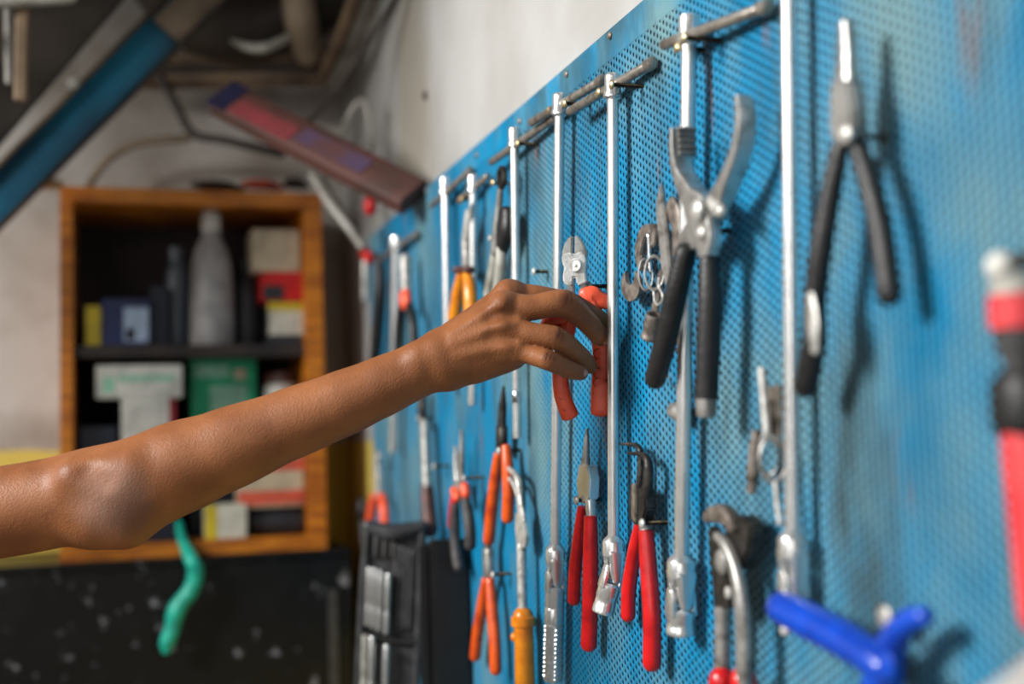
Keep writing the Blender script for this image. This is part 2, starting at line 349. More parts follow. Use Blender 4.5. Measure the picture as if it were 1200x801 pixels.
# ------------------------------------------------------------------ generic tool pieces
def screw(u, v, off, label, brass=True, r=0.0021, hr=0.0042):
    hd = P(u, v, off); ft = Vector((W + 0.004, hd.y, hd.z))
    t = thing('hanging_screw', label, 'screw', (W, hd.y, hd.z), 'screws driven into the tool panel')
    Lg = off - 0.001; prof = []; d = 0.0
    while d < Lg + 0.004:
        prof += [(d, r), (d + 0.0006, r * 0.72)]; d += 0.0013
    part('shaft', lathe(ft, hd, prof, 10), SCREW, t)
    part('screw_head', lathe(hd - NV * 0.002, hd + NV, [(0, r), (0.0008, hr), (0.0022, hr), (0.0034, hr * 0.72), (0.0039, hr * 0.25)], 14), BRASS if brass else PALE, t)
    return t
def along(a, b, d): return a + (b - a).normalized() * d
def t_handle(px_top, px_bot, off, bar0, bar1, label, r=0.0049, end='socket', endpx=None, barr=0.0042, knob=True):
    a = P(px_top[0], px_top[1], off); b = P(px_bot[0], px_bot[1], off)
    t = thing('t_handle_wrench', label, 'wrench', b, 'sliding T-handle wrenches hung along the panel')
    L = (b - a).length; ax = (b - a).normalized()
    part('shaft', lathe(a, b, [(0.012, r), (L, r)], 20), CH, t)
    h = r * 1.45
    part('head', lathe(a, b, [(0.0, h * 0.75), (0.0012, h * 0.95), (0.003, h), (0.016, h), (0.0175, h * 1.12), (0.020, h * 1.12), (0.0225, r)], 20), CH, t)
    c0 = P(*bar0); c1 = P(*bar1); LB = (c1 - c0).length
    cb = part('crossbar', lathe(c0, c1, [(0, barr * 0.7), (0.0015, barr), (LB - 0.0015, barr), (LB, barr * 0.7)], 16), BAR, t)
    if knob:
        part('end_stop', lathe(along(c1, c0, 0.008), c1, [(0, barr), (0.001, barr * 1.28), (0.0095, barr * 1.28), (0.011, barr * 0.8)], 16), BAR, cb)
    if end == 'plain':
        part('collar', lathe(along(b, a, 0.045), b, [(0, r), (0.001, r * 1.15), (0.011, r * 1.15), (0.012, r)], 18), CH2, t)
        part('tip', lathe(b, b + ax, [(-0.002, r), (0.004, r), (0.005, r * 0.8)], 18), CH, t)
        return t
    if end == 'cut':
        part('tip', lathe(b, b + ax, [(-0.002, r * 1.05), (0.004, r * 1.05), (0.005, r * 0.8)], 18), CH, t); return t
    # universal joint: collar, two yoke arms, cross, lower piece
    R = r * 1.95
    part('yoke_collar', lathe(b, b + ax, [(-0.004, r), (0.0, R * 0.92), (0.002, R), (0.013, R), (0.0135, R * 0.8)], 20), CH, t)
    sd = ax.cross(NV).normalized()
    for s in (-1, 1):
        part('yoke_arm', sweep([b + ax * 0.010 + sd * (s * R * 0.74), b + ax * 0.024 + sd * (s * R * 0.74), b + ax * 0.034 + sd * (s * R * 0.74)], [(R * 0.26, R * 0.75), (R * 0.26, R * 0.6), (R * 0.24, R * 0.4)], 12, sq=0.6), CH, t)
    cc = b + ax * 0.027
    part('joint_cross', [ball(cc, R * 0.62), lathe(cc - NV * R * 0.95, cc + NV, [(0, R * 0.3), (R * 1.9, R * 0.3)], 12)], STEEL, t)
    e0 = cc; e1 = P(*endpx) if endpx else b + ax * 0.075
    ex = (e1 - e0).normalized(); LL = (e1 - e0).length
    es = ex.cross(sd).normalized()
    for s in (-1, 1):
        part('lower_yoke_arm', sweep([e0 - ex * 0.004 + es * (s * R * 0.74), e0 + ex * 0.014 + es * (s * R * 0.74)], [(R * 0.45, R * 0.24), (R * 0.7, R * 0.26)], 12, N=es, sq=0.6), CH, t)
    if end == 'socket':
        part('socket', lathe(e0, e1, [(0.010, R * 0.8), (0.012, R), (LL * 0.6, R), (LL * 0.62, R * 0.96), (LL * 0.8, R * 0.96), (LL * 0.82, R), (LL - 0.001, R), (LL, R * 0.9), (LL, R * 0.7), (LL - 0.01, R * 0.65)], 24), CH, t)
    elif end == 'knurled':
        part('socket', lathe(e0, e1, [(0.010, R * 0.8), (0.012, R), (0.030, R), (0.0305, R * 0.93), (0.032, R), (0.046, R), (0.047, R * 0.85), (0.055, R * 0.85)], 24), CH, t)
        kr = [(0.047, R * 0.85), (0.0475, R * 0.95)] + [(0.0475 + (LL - 0.0485) * k / 8, R * 0.95) for k in range(1, 9)] + [(LL, R * 0.86)]
        part('knurled_grip', lathe(e0, e1, kr, 28), CH, t, 'knurled chrome sleeve')
        ref = ex.cross(Vector((1, 0, 0))).normalized(); m = ref.cross(ex); V = []; Fc = []; n = 22; k = 24
        for i in range(k):
            for j in range(n):
                aa = 2 * math.pi * (j + 0.5 * (i % 2)) / n; dd = ref * math.cos(aa) + m * math.sin(aa); tt = ref * -math.sin(aa) + m * math.cos(aa)
                c = e0 + ex * (0.049 + (LL - 0.052) * i / (k - 1)) + dd * (R * 0.93); h_ = 0.00105; q = len(V)
                V += [c + tt * h_, c + ex * h_ * 1.2, c - tt * h_, c - ex * h_ * 1.2, c + dd * 0.0010]
                Fc += [(q, q + 1, q + 4), (q + 1, q + 2, q + 4), (q + 2, q + 3, q + 4), (q + 3, q, q + 4)]
        part('knurl_points', (V, Fc), CH2, t, sharp=10, kind='stuff')
    return t
# ------------------------------------------------------------------ T-handle wrenches, near to far
t_handle((924, -70), (929, 628), 0.016, (868, -40, 0.016), (1010, -105, 0.010), 'nearest bright T-handle wrench, its top beyond the upper edge, joint beside the blue handle', r=0.0047, end='socket', endpx=(930, 706, 0.016))
t_handle((808, 17), (799, 655), 0.016, (777, 53, 0.022), (899, 8, 0.008), 'T-handle wrench with universal joint hanging behind the large silver filter pliers', r=0.0056, endpx=(798, 743, 0.016))
t_handle((718, 86), (719, 632), 0.015, (667, 131, 0.021), (764, 74, 0.007), 'T-handle wrench right of the fingertips, its socket bent to the left', endpx=(706, 718, 0.024))
t_handle((656, 109), (651, 642), 0.015, (622, 144, 0.019), (706, 94, 0.008), 'T-handle wrench left of the cutters ending in a knurled sleeve', end='knurled', endpx=(648, 797, 0.016))
t_handle((603, 149), (606, 508), 0.014, (576, 190, 0.018), (650, 138, 0.008), 'thin T-handle rod above the wrist with a chrome collar near its foot', r=0.0046, end='plain')
t_handle((555, 204), (554, 470), 0.014, (538, 236, 0.016), (572, 206, 0.008), 'short T-handle rod right of the amber handled pliers, foot under the hand', r=0.0052, end='cut', knob=False)
t_handle((522, 208), (525, 452), 0.014, (506, 241, 0.018), (551, 200, 0.008), 'T-handle rod left of the amber handled pliers, foot behind the wrist', r=0.0056, end='cut')
t_handle((465, 276), (462, 526), 0.016, (447, 303, 0.018), (488, 274, 0.008), 'farthest T-handle rod near the far end of the panel', r=0.0075, end='cut')
for u, v, o, l in ((801, 44, 0.030, 'brass screw in front of the crossbar behind the filter pliers'), (793, 56, 0.022, 'small brass screw just left of the crossbar behind the filter pliers'),
                   (716, 99, 0.028, 'brass screw at the head of the T-handle right of the fingertips'), (701, 108, 0.019, 'brass screw under the crossbar right of the cutters'),
                   (661, 121, 0.026, 'brass screw at the head of the knurled T-handle'), (643, 129, 0.018, 'brass screw under the crossbar of the knurled T-handle'),
                   (606, 168, 0.024, 'brass screw at the head of the thin rod above the wrist'), (540, 233, 0.022, 'brass screw between the two rods beside amber pliers'),
                   (577, 214, 0.020, 'brass screw under the dark locking pliers ring'), (625, 318, 0.016, 'lone pale screw left of the cutter head above the hand'),
                   (508, 546, 0.022, 'pale screw right of the brown handled screwdriver'), (490, 490, 0.022, 'pale screw left of the brown handled screwdriver blade'),
                   (574, 279, 0.020, 'pale screw left of the dark locking pliers'), (1036, 722, 0.020, 'pale screw standing above the blue handled tool')):
    screw(u, v, o, l, brass='brass' in l, hr=0.0048 if u < 560 else (0.0062 if u > 1000 else 0.0040))
# ------------------------------------------------------------------ large filter pliers
fp = thing('filter_pliers', 'large silver oil filter pliers with wide curved jaws and black grips', 'pliers', P(820, 490, 0.03))
o = 0.030
j1 = part('toothed_jaw', sweep(PL([(796, 150), (796, 172), (800, 200), (811, 226), (822, 250), (829, 278), (830, 300)], o), [(0.0024, 0.007), (0.0032, 0.0075), (0.0044, 0.0075), (0.0075, 0.007), (0.015, 0.006), (0.013, 0.005), (0.007, 0.005)], 16, sq=0.22, cap=(0, 0)), JAW, fp)
for i in range(5):
    q = P(800.5 + i * 0.4, 153 + i * 7, o) + Vector((0, -0.006, 0))
    part('tooth', plate([q + Vector((0, -0.002, 0)), q + Vector((0, 0.002, 0.0022)), q + Vector((0, 0.002, -0.0022))], 0.0135, bev=0), STEEL, j1)
part('curved_jaw', sweep(PL([(871, 113), (874, 138), (870, 172), (858, 206), (843, 236), (826, 262), (808, 285), (803, 300)], 0.026), [(0.0024, 0.006), (0.0032, 0.0068), (0.004, 0.007), (0.0048, 0.0068), (0.008, 0.006), (0.013, 0.005), (0.010, 0.005), (0.006, 0.005)], 16, sq=0.22, cap=(0, 0)), JAW, fp)
part('jaw_heel', sweep(PL([(836, 238), (846, 248)], 0.030), [(0.006, 0.005), (0.005, 0.004)], 12), PALE, fp)
h1 = part('grip', sweep(PL([(803, 296, 0.032), (793, 340, 0.034), (781, 395, 0.034), (768, 443, 0.034)]), [(0.0075, 0.0075), (0.009, 0.0085), (0.009, 0.0085), (0.0088, 0.008)], 18), BLK, fp)
h2 = part('grip', sweep(PL([(831, 300, 0.028), (832, 350, 0.028), (830, 410, 0.028), (828, 466, 0.028)]), [(0.007, 0.007), (0.0085, 0.0085), (0.0085, 0.0085), (0.0082, 0.008)], 18, cap=(1, 0)), BLK, fp)
part('handle_end', sweep(PL([(828, 464), (828, 487)], 0.028), [(0.0072, 0.0066), (0.0068, 0.006)], 14, sq=0.6, cap=(0, 0.3)), STEEL, h2)
q = P(821, 246, 0.036); part('pivot_bolt', lathe(q - NV * 0.012, q + NV, [(0, 0.003), (0.012, 0.003), (0.0125, 0.0075), (0.0155, 0.0072), (0.0178, 0.004), (0.0182, 0.001)], 16), PALE, fp)
q = P(821, 273, 0.036); part('rivet', lathe(q - NV * 0.004, q + NV, [(0, 0.005), (0.004, 0.005), (0.006, 0.003), (0.0063, 0.001)], 14), PALE, fp)
screw(838, 270, 0.012, 'dark screw behind the pivot of the filter pliers', False)
# ------------------------------------------------------------------ red handled cutters in the hand
CD = 1.092
NC = (CAM - PD(680, 380, CD)).normalized(); NC = (NC + Vector((-0.25, 0, 0.05))).normalized()
def C3(u, v, dz=0.0): return PD(u, v, CD - dz)
def CL(l): return [C3(*a) for a in l]
ct = thing('diagonal_cutters', 'red handled diagonal cutters with white steel head gripped by the hand', 'pliers', C3(688, 495))
part('jaw', plate(CL([(671, 299), (672, 276), (667, 278), (662, 287), (659, 298), (660, 303)]), 0.008, NC, 0.0012), PALE, ct)
part('jaw', plate(CL([(674, 299), (674.5, 275), (679, 278), (685, 286), (688.5, 296), (688, 302)]), 0.008, NC, 0.0012), PALE, ct)
part('joint_plate', plate(CL([(659.5, 300), (665, 297), (671, 296), (673, 299), (681, 295), (688, 301), (688, 309), (687, 318), (689, 331), (680, 335), (677, 333), (676, 325), (673, 325), (672, 335), (667, 335), (661, 331), (661, 320), (663, 315), (660, 308)]), 0.011, NC, 0.001), HEADW, ct)
q = C3(674, 311, 0.004); part('rivet', lathe(q, q + NC, [(0, 0.0062), (0.0018, 0.0062), (0.0025, 0.0052), (0.0018, 0.0045), (0.0018, 0.0015), (0.003, 0.0012)], 12), HEADW, ct)
part('tang', plate(CL([(665.5, 333), (673, 333), (674, 366), (664, 366)]), 0.008, NC, 0.001), STEEL, ct)
part('tang', plate(CL([(680, 332), (688, 332), (693, 352), (684, 350)]), 0.008, NC, 0.001), STEEL, ct)
gl = part('grip', sweep(CL([(669, 358), (667, 375), (662, 402), (657, 430), (659, 462), (668, 487)]), [(0.006, 0.0065), (0.0072, 0.0068), (0.0072, 0.0068), (0.007, 0.0068), (0.0072, 0.007), (0.0078, 0.0072)], 18, N=NC, sq=0.7, cap=(1, 0.5)), CUTRED, ct)
gr = part('grip', sweep(CL([(687, 343), (693, 358), (700, 378), (704, 405), (704.5, 432), (702.5, 446), (704, 455), (704, 483)]), [(0.0062, 0.0065), (0.0072, 0.007), (0.0076, 0.0072), (0.0074, 0.007), (0.0070, 0.007), (0.0068, 0.0068), (0.0084, 0.0078), (0.0086, 0.0078)], 18, N=NC, sq=0.6, cap=(1, 0.5)), CUTRED, ct)
part('thumb_guard', sweep(CL([(686, 349), (694, 346), (703, 351), (714, 355)]), [(0.0075, 0.007), (0.0085, 0.0075), (0.0075, 0.007), (0.006, 0.006)], 14, N=NC, sq=0.5, cap=(0.3, 0.5)), CUTRED, gr)
part('thumb_guard', sweep(CL([(668, 366), (660, 370), (650, 374), (640, 379)]), [(0.006, 0.007), (0.008, 0.0075), (0.007, 0.007), (0.005, 0.006)], 14, N=NC, sq=0.8), CUTRED, gl)
for i in range(5):
    q = C3(701, 414 + i * 11.5, 0.0066)
    part('embossed_mark', torus(q, NC, 0.0042, 0.00035, 12, 5, math.pi * 0.35, math.pi * 1.45), CUTDK, gr)
for i in range(2):
    q = C3(659 + i * 4, 463 + i * 13, 0.0066)
    part('embossed_mark', torus(q, NC, 0.0036, 0.00035, 12, 5, math.pi * 0.3, math.pi * 1.5), CUTDK, gl)
screw(690, 335, 0.018, 'dark threaded screw right of the cutter head', False)
# ------------------------------------------------------------------ red long-nose pliers
lp = thing('long_nose_pliers', 'long-nose pliers with bright red handles below the cutters', 'pliers', P(690, 762, 0.012))
o = 0.013
part('nose', sweep(PL([(688, 503), (687, 525), (686, 546)], o), [(0.0010, 0.0014), (0.0036, 0.0028), (0.0058, 0.0042)], 12, sq=0.8), STEEL, lp)
part('head', plate(PL([(684, 543), (694, 545), (697, 560), (696, 584), (690, 590), (684, 588), (681, 566)], o), 0.010, bev=0.0012), CH, lp)
part('neck', sweep(PL([(692, 584), (693, 606)], o), (0.005, 0.0045), 12, sq=0.7), CH, lp)
part('handle', sweep(PL([(692, 605), (692, 650), (691.5, 705), (690, 754)], 0.015), [(0.0065, 0.006), (0.0072, 0.007), (0.0074, 0.0072), (0.0078, 0.0074)], 16, cap=(0.2, 1)), RED, lp)
part('handle', sweep(PL([(682, 594), (678, 630), (674, 668), (672.5, 702)], 0.010), [(0.0045, 0.0045), (0.006, 0.0055), (0.0068, 0.006), (0.0066, 0.006)], 16, cap=(0.2, 1)), RED, lp)
screw(675, 586, 0.022, 'steel screw carrying the red long-nose pliers', False)
# ------------------------------------------------------------------ bent circlip pliers
bp_ = thing('circlip_pliers', 'black bent-tip circlip pliers with red handles', 'pliers', P(765, 784, 0.013))
part('bent_tip', sweep(PL([(728, 520), (742, 520.5), (749, 525), (751, 538), (750, 575)], 0.013), [0.0011, 0.0018, 0.0026, 0.0030, 0.0036], 10), DARKST, bp_)
part('bent_tip', sweep(PL([(736, 531), (750, 531.5), (758, 537), (760, 552), (758, 580)], 0.016), [0.0011, 0.0020, 0.0034, 0.0042, 0.005], 10), DARKST, bp_)
part('head', plate(PL([(744, 566), (761, 572), (763, 596), (759, 612), (749, 615), (743, 606)], 0.015), 0.010, bev=0.0015), DARKST, bp_)
part('side_plate', plate(PL([(742, 566), (747, 567), (747, 612), (742, 608)], 0.020), 0.004, bev=0.0008), GUNM, bp_)
part('neck', sweep(PL([(755, 608), (757, 624)], 0.015), (0.005, 0.005), 12), STEEL, bp_)
part('handle', sweep(PL([(757, 622), (760, 665), (764, 720), (764, 776)], 0.016), [(0.0062, 0.0062), (0.0074, 0.007), (0.0076, 0.0072), (0.0078, 0.0074)], 16, cap=(0.2, 1)), RED, bp_)
part('handle', sweep(PL([(750, 612), (743, 650), (737, 690), (736, 720)], 0.012), [(0.0045, 0.0045), (0.0062, 0.0058), (0.0068, 0.0062), (0.0068, 0.0062)], 16, cap=(0.2, 1)), RED, bp_)
screw(752, 613, 0.022, 'dark screw carrying the bent circlip pliers', False)
# ------------------------------------------------------------------ generic pliers drawn by their axes
def pliers(name, label, nose, head, grips, off, nose_m, head_m, grip_m, r, collars=None, noser=None, headr=None, th=0.0045):
    lowest = max((g[-1] for g in grips), key=lambda a: a[1])
    t = thing(name, label, 'pliers', P(lowest[0], lowest[1], off))
    for n_ in nose:
        k = len(n_); rr = noser or (0.0015, 0.005)
        part('jaw', sweep(PL(n_, off), [(rr[0] + (rr[1] - rr[0]) * i / (k - 1), min(th, rr[0] + (rr[1] - rr[0]) * i / (k - 1))) for i in range(k)], 12, sq=0.8), nose_m, t)
    if head: part('joint', sweep(PL(head, off), [(headr or 0.008, th + 0.001)] * len(head), 14, sq=0.6, cap=(0.5, 0.5)), head_m, t)
    for i, g in enumerate(grips):
        gm = grip_m[i] if isinstance(grip_m, (list, tuple)) else grip_m
        k = len(g)
        hg = part('handle', sweep(PL(g, off + 0.002 * (i % 2)), [(r * (0.78 if j == 0 else 1.0),) * 2 for j in range(k)], 16, cap=(0.3, 1)), gm, t)
        if collars: part('collar', sweep(PL([g[0], (g[0][0] * 0.8 + g[1][0] * 0.2, g[0][1] * 0.8 + g[1][1] * 0.2)], off), [(r * 1.15,) * 2] * 2, 14, cap=(0.4, 0.4)), collars, hg)
    return t
pliers('needle_nose_pliers', 'needle-nose pliers with dark nose and orange handles, upper of the orange pair', [[(590, 453), (589, 478), (588, 504)]], [(588, 500), (588, 526)], [[(584, 532), (580, 565), (576, 600), (573, 632)], [(593, 522), (595, 550), (596, 580), (595, 606)]], 0.016, DARKST, DARKST, ORANGE, 0.0068, noser=(0.0015, 0.0085), headr=0.010)
screw(584, 528, 0.026, 'pale screw carrying the upper orange handled pliers', False)
pliers('combination_pliers', 'slim pliers with two long orange handles, lower of the orange pair', [[(571, 634), (572, 656)]], [(572, 644), (573, 676)], [[(570, 678), (566, 705), (560, 740), (557, 768)], [(574, 678), (577, 715), (580, 752), (581, 784)]], 0.016, DARKST, STEEL, ORANGE, 0.0068, headr=0.009, noser=(0.004, 0.008))
screw(577, 673, 0.022, 'dark screw carrying the lower orange handled pliers', False)
pliers('side_cutter', 'small pliers with pale nose and one red, one charcoal handle', [[(541, 505), (541, 540), (540, 572)], [(534, 523), (535, 548), (537, 572)]], [(537, 566), (540, 584)], [[(534, 590), (533, 620), (535, 648), (538, 664)], [(545, 580), (549, 605), (551, 625), (551, 638)], [(533, 582), (532, 600), (531, 615)]], 0.020, STEEL, STEEL, [GRIPG, GRIPG, RED], 0.0072, noser=(0.002, 0.006))
part('collar', sweep(PL([(533, 575), (536, 582)], 0.026), [(0.006, 0.006)] * 2, 12), CUTRED, bpy.data.objects['side_cutter'])
part('collar', sweep(PL([(545, 570), (546, 578)], 0.026), [(0.006, 0.006)] * 2, 12), CUTRED, bpy.data.objects['side_cutter'])
screw(543, 560, 0.026, 'pale screw carrying the two-tone pliers', False)
# pry tool
pt = thing('cotter_puller', 'hooked silver puller with amber plastic handle', 'puller', P(616, 850, 0.018))
part('hook', sweep(PL([(592, 543), (597, 549), (604, 556), (608, 566), (609, 585), (612, 612)], 0.018), [0.0024, 0.003, 0.0034, 0.004, (0.006, 0.0035), (0.011, 0.003)], 12), PALE, pt)
part('second_prong', sweep(PL([(592, 551), (597, 560), (603, 568), (607, 580)], 0.018), [0.002, 0.0028, 0.003, 0.003], 10), PALE, pt)
part('blade', plate(PL([(606, 600), (614, 606), (618, 628), (617, 640), (612, 646), (608, 640), (606, 620)], 0.018), 0.005, bev=0.001), PALE, pt)
part('shaft', sweep(PL([(611, 640), (612, 680), (613, 724)], 0.018), 0.0052, 14), PALE, pt)
hg = part('handle', sweep(PL([(613, 722), (614, 745), (615, 790), (616, 850)], 0.018), [0.0105, 0.0098, 0.0102, 0.0105], 18, sq=0.85), AMBER, pt)
part('guard', lathe(P(613, 721, 0.018), P(613.3, 735, 0.018), [(0, 0.010), (0.001, 0.0128), (0.010, 0.0128), (0.012, 0.010)], 20), AMBER, hg)
part('guard_lug', ball(P(604, 746, 0.020), 0.0055), AMBER, hg)
# screwdriver
sd_ = thing('screwdriver', 'flat screwdriver with brown handle hanging point up', 'screwdriver', P(504, 624, 0.02))
part('blade', sweep(PL([(496, 492), (498, 530), (500, 572)], 0.02), [(0.010, 0.004), (0.0085, 0.005), (0.009, 0.006)], 12, sq=0.7, cap=(0.3, 0.3)), PALE, sd_)
part('handle', sweep(PL([(500, 570), (501, 585), (504, 620)], 0.02), [0.0085, 0.010, 0.011], 14), BROWN, sd_)
part('tip_sleeve', sweep(PL([(494, 462), (495, 494)], 0.016), [(0.009, 0.006)] * 2, 12, sq=0.7), DARKST, sd_)
# far end tools
pliers('small_pliers', 'small pliers with orange-red handles above the black socket tray', [[(443, 536), (444, 575)]], [(443, 556), (444, 582)], [[(439, 580), (437, 592), (434, 610)], [(447, 580), (450, 595), (451, 610)]], 0.02, PALE, PALE, CUTRED, 0.0085, headr=0.009, noser=(0.006, 0.009))
part('ring', torus(P(443, 535, 0.024), NV, 0.010, 0.003, 20, 8), PALE, bpy.data.objects['small_pliers'])
pliers('pincers', 'far pliers with bright head, orange collar and slim black legs', [[(475, 303), (476, 345)]], None, [[(471, 357), (468, 380), (466, 425)], [(480, 357), (484, 380), (486, 420)]], 0.024, PALE, STEEL, BLK, 0.0068, noser=(0.008, 0.010), th=0.008)
part('collar', sweep(PL([(475, 346), (476, 356)], 0.026), [(0.013, 0.009)] * 2, 14), CUTRED, bpy.data.objects['pincers'])
tw = thing('snips', 'black handled snips with red cap at the far edge of the panel', 'snips', P(440, 425, 0.02))
part('handle', sweep(PL([(444, 302), (445, 345), (442, 390), (439, 425)], 0.02), [0.007, 0.010, 0.010, 0.009], 12), BLK, tw)
part('blade', sweep(PL([(428, 304), (428, 350)], 0.02), [(0.008, 0.006), (0.008, 0.006)], 12, sq=0.7), PALE, tw)
part('pivot_cap', sweep(PL([(428, 296), (433, 302)], 0.022), [(0.011, 0.010)] * 2, 12), RED, tw)
ap = pliers('wire_pliers', 'amber handled pliers with bright slim jaws between two rods', [[(553, 240), (550, 262), (545, 284)], [(548, 248), (545, 284)]], [(546, 282), (547, 318)], [[(541, 322), (537, 345), (533, 372)], [(548, 320), (551, 345), (552, 375)]], 0.018, PALE, STEEL, AMBER, 0.0085, noser=(0.003, 0.008), headr=0.007)
part('collar', sweep(PL([(537, 316), (550, 316)], 0.020), [(0.005, 0.008)] * 2, 12), BROWN, ap)
dk = thing('locking_pliers', 'dark locking pliers with light grey grips right of the amber pair', 'pliers', P(585, 345, 0.018))
part('ring', torus(P(588, 208, 0.020), NV, 0.010, 0.0035, 20, 8), DARKST, dk)
part('arm', sweep(PL([(587, 216), (585, 240), (583, 266), (581, 295)], 0.018), [0.0032, 0.0040, 0.0050, 0.006], 12), STEEL, dk)
part('body', sweep(PL([(592, 248), (592, 268), (588, 294)], 0.020), [(0.012, 0.006), (0.015, 0.008), (0.008, 0.006)], 12, sq=0.7), BLK, dk)
part('grip', sweep(PL([(580, 298), (578, 318), (573, 345)], 0.018), [0.0055, 0.0065, 0.0065], 12), LGREY, dk)
part('grip', sweep(PL([(587, 292), (587, 312), (583, 345)], 0.022), [0.0055, 0.0065, 0.0065], 12), LGREY, dk)
# ------------------------------------------------------------------ small parts hung between rod and filter pliers
def arc_px(cx, cy, ru, rv, a0, a1, n=12):
    return [(cx + ru * math.cos(math.radians(a0 + (a1 - a0) * i / n)), cy + rv * math.sin(math.radians(a0 + (a1 - a0) * i / n))) for i in range(n + 1)]
cr = solo('feeler_disc', plate(PL(arc_px(740.5, 334, 11, 19, -60, 240, 16) + arc_px(740, 322, 5.5, 12, 200, -20, 8), 0.014), 0.003), GUNM, 'dark crescent shaped plate with a notch hung beside the rod', 'plate')
hk = thing('spanner_hook', 'brown-grey C-shaped hook plate above the key rings', 'hook', P(757, 320, 0.012))
part('hook_plate', plate(PL([(752, 270), (757, 263), (770, 262), (773, 272), (771, 286), (765, 292), (766, 280), (760, 277), (757, 284), (754, 300), (757, 312), (753, 318), (748, 308), (747, 288)], 0.012), 0.006, bev=0.001), GUNM, hk)
part('spring_pin', sweep(PL([(760, 275), (761, 300), (762, 318)], 0.016), 0.0016, 10), CH2, hk)
ring1 = solo('key_ring', torus(P(756.5, 322, 0.014), Vector((-0.3, -0.95, 0.1)), 0.0125, 0.0016, 26, 8, sx=0.45), STEEL, 'left of the two oval wire key rings', 'ring', 'wire rings in the small parts cluster')
ring2 = solo('key_ring', torus(P(767, 320, 0.016), Vector((-0.5, -0.85, 0.1)), 0.0135, 0.0017, 26, 8, sx=0.55), STEEL, 'right of the two oval wire key rings', 'ring', 'wire rings in the small parts cluster')
solo('wire_clip', sweep(PL([(761, 336), (766, 342), (767, 352), (771, 357), (776, 352), (776, 344), (772, 336), (772, 326)], 0.018), 0.0009, 8), PALE, 'bent wire clip hanging under the key rings', 'clip')
solo('steel_tag', plate(PL([(771, 322), (776, 314), (778, 330), (773, 352), (770, 372), (764, 372), (765, 356), (770, 344)], 0.010), 0.0025), GUNM, 'narrow steel tag above the small socket', 'tag')
sk = thing('small_socket', 'short dark steel socket hanging under the key rings', 'socket', P(763, 398, 0.014))
a = P(768, 368, 0.014); b = P(762, 397, 0.014); L_ = (b - a).length
part('socket_body', lathe(a, b, [(0.006, 0.0048), (0.0, 0.0052), (0.0, 0.0072), (0.002, 0.0076), (L_ * 0.55, 0.0076), (L_ * 0.58, 0.0072), (L_ * 0.8, 0.0072), (L_ * 0.85, 0.0078), (L_ - 0.001, 0.0078), (L_, 0.0066)], 20), GUNM, sk)
kn = thing('file_blade', 'pointed grey steel blade hanging beside the filter pliers', 'blade', P(785, 330, 0.014))
part('blade', plate(PL([(776, 214), (779, 240), (782, 262), (786, 300), (788, 330), (782, 335), (777, 312), (774, 280), (771, 250), (771, 236)], 0.014), 0.004, bev=0.001), STEEL, kn)
lv = solo('lever_arm', sweep(PL([(786, 240), (791, 250), (795, 272), (794, 298)], 0.012), [(0.008, 0.003), (0.009, 0.003), (0.008, 0.003), (0.006, 0.003)], 12, sq=0.7), GUNM, 'dark lever behind the grey blade', 'lever')
rb = solo('wire_ring', torus(P(794, 432, 0.010), Vector((-0.5, -0.85, 0)), 0.015, 0.0011, 24, 8, sx=0.5), CH2, 'wire ring half hidden behind the rod under the black grip', 'ring')
cn = thing('plumb_bob', 'small conical steel bob half hidden behind the rod', 'bob', P(790, 490, 0.008))
part('cone', lathe(P(783, 478, 0.014), P(800, 484, 0.010), [(0, 0.0012), (0.006, 0.006), (0.013, 0.0075), (0.02, 0.0075), (0.022, 0.005)], 16), STEEL, cn)
screw(780, 258, 0.012, 'dark screw carrying the small parts cluster', False)
# ------------------------------------------------------------------ keys right
kb = thing('key_bundle', 'bundle of dark worn keys behind the bright nearest rod', 'keys', P(907, 525, 0.012))
for i, (u0, v0, u1, v1) in enumerate(((905, 452, 908, 520), (911, 450, 912, 525), (902, 468, 904, 515))):
    part('key', plate(PL([(u0 - 4, v0), (u0 + 4, v0 + 2), (u1 + 4, v1 - 22), (u1 + 2, v1), (u1 - 3, v1), (u1 - 4, v1 - 20)], 0.010 + i * 0.003), 0.002, bev=0.0004), GUNM, kb)
part('key_loop', torus(P(906, 538, 0.018), Vector((-0.4, -0.9, 0)), 0.014, 0.0018, 24, 8, sx=0.6), STEEL, kb)
part('key_loop', torus(P(901, 532, 0.020), Vector((-0.7, -0.7, 0)), 0.013, 0.0014, 24, 8, sx=0.5), STEEL, kb)
solo('steel_pin', sweep(PL([(893, 434), (896, 470), (899, 506)], 0.020), 0.0028, 12), PALE, 'straight bright pin standing above the key bundle', 'pin')
pr = thing('pin_punch', 'short stepped pin punch left of the key bundle', 'punch', P(881, 590, 0.016))
part('punch_body', lathe(P(887, 504, 0.018), P(880, 588, 0.018), [(0, 0.003), (0.001, 0.0035), (0.008, 0.0035), (0.009, 0.0045), (0.032, 0.0045), (0.033, 0.0036), (0.042, 0.0036)], 16), GUNM, pr)
solo('thin_pin', sweep(PL([(909, 566), (911, 590), (914, 613)], 0.018), 0.0018, 10), PALE, 'thin pin hanging below the key bundle', 'pin')
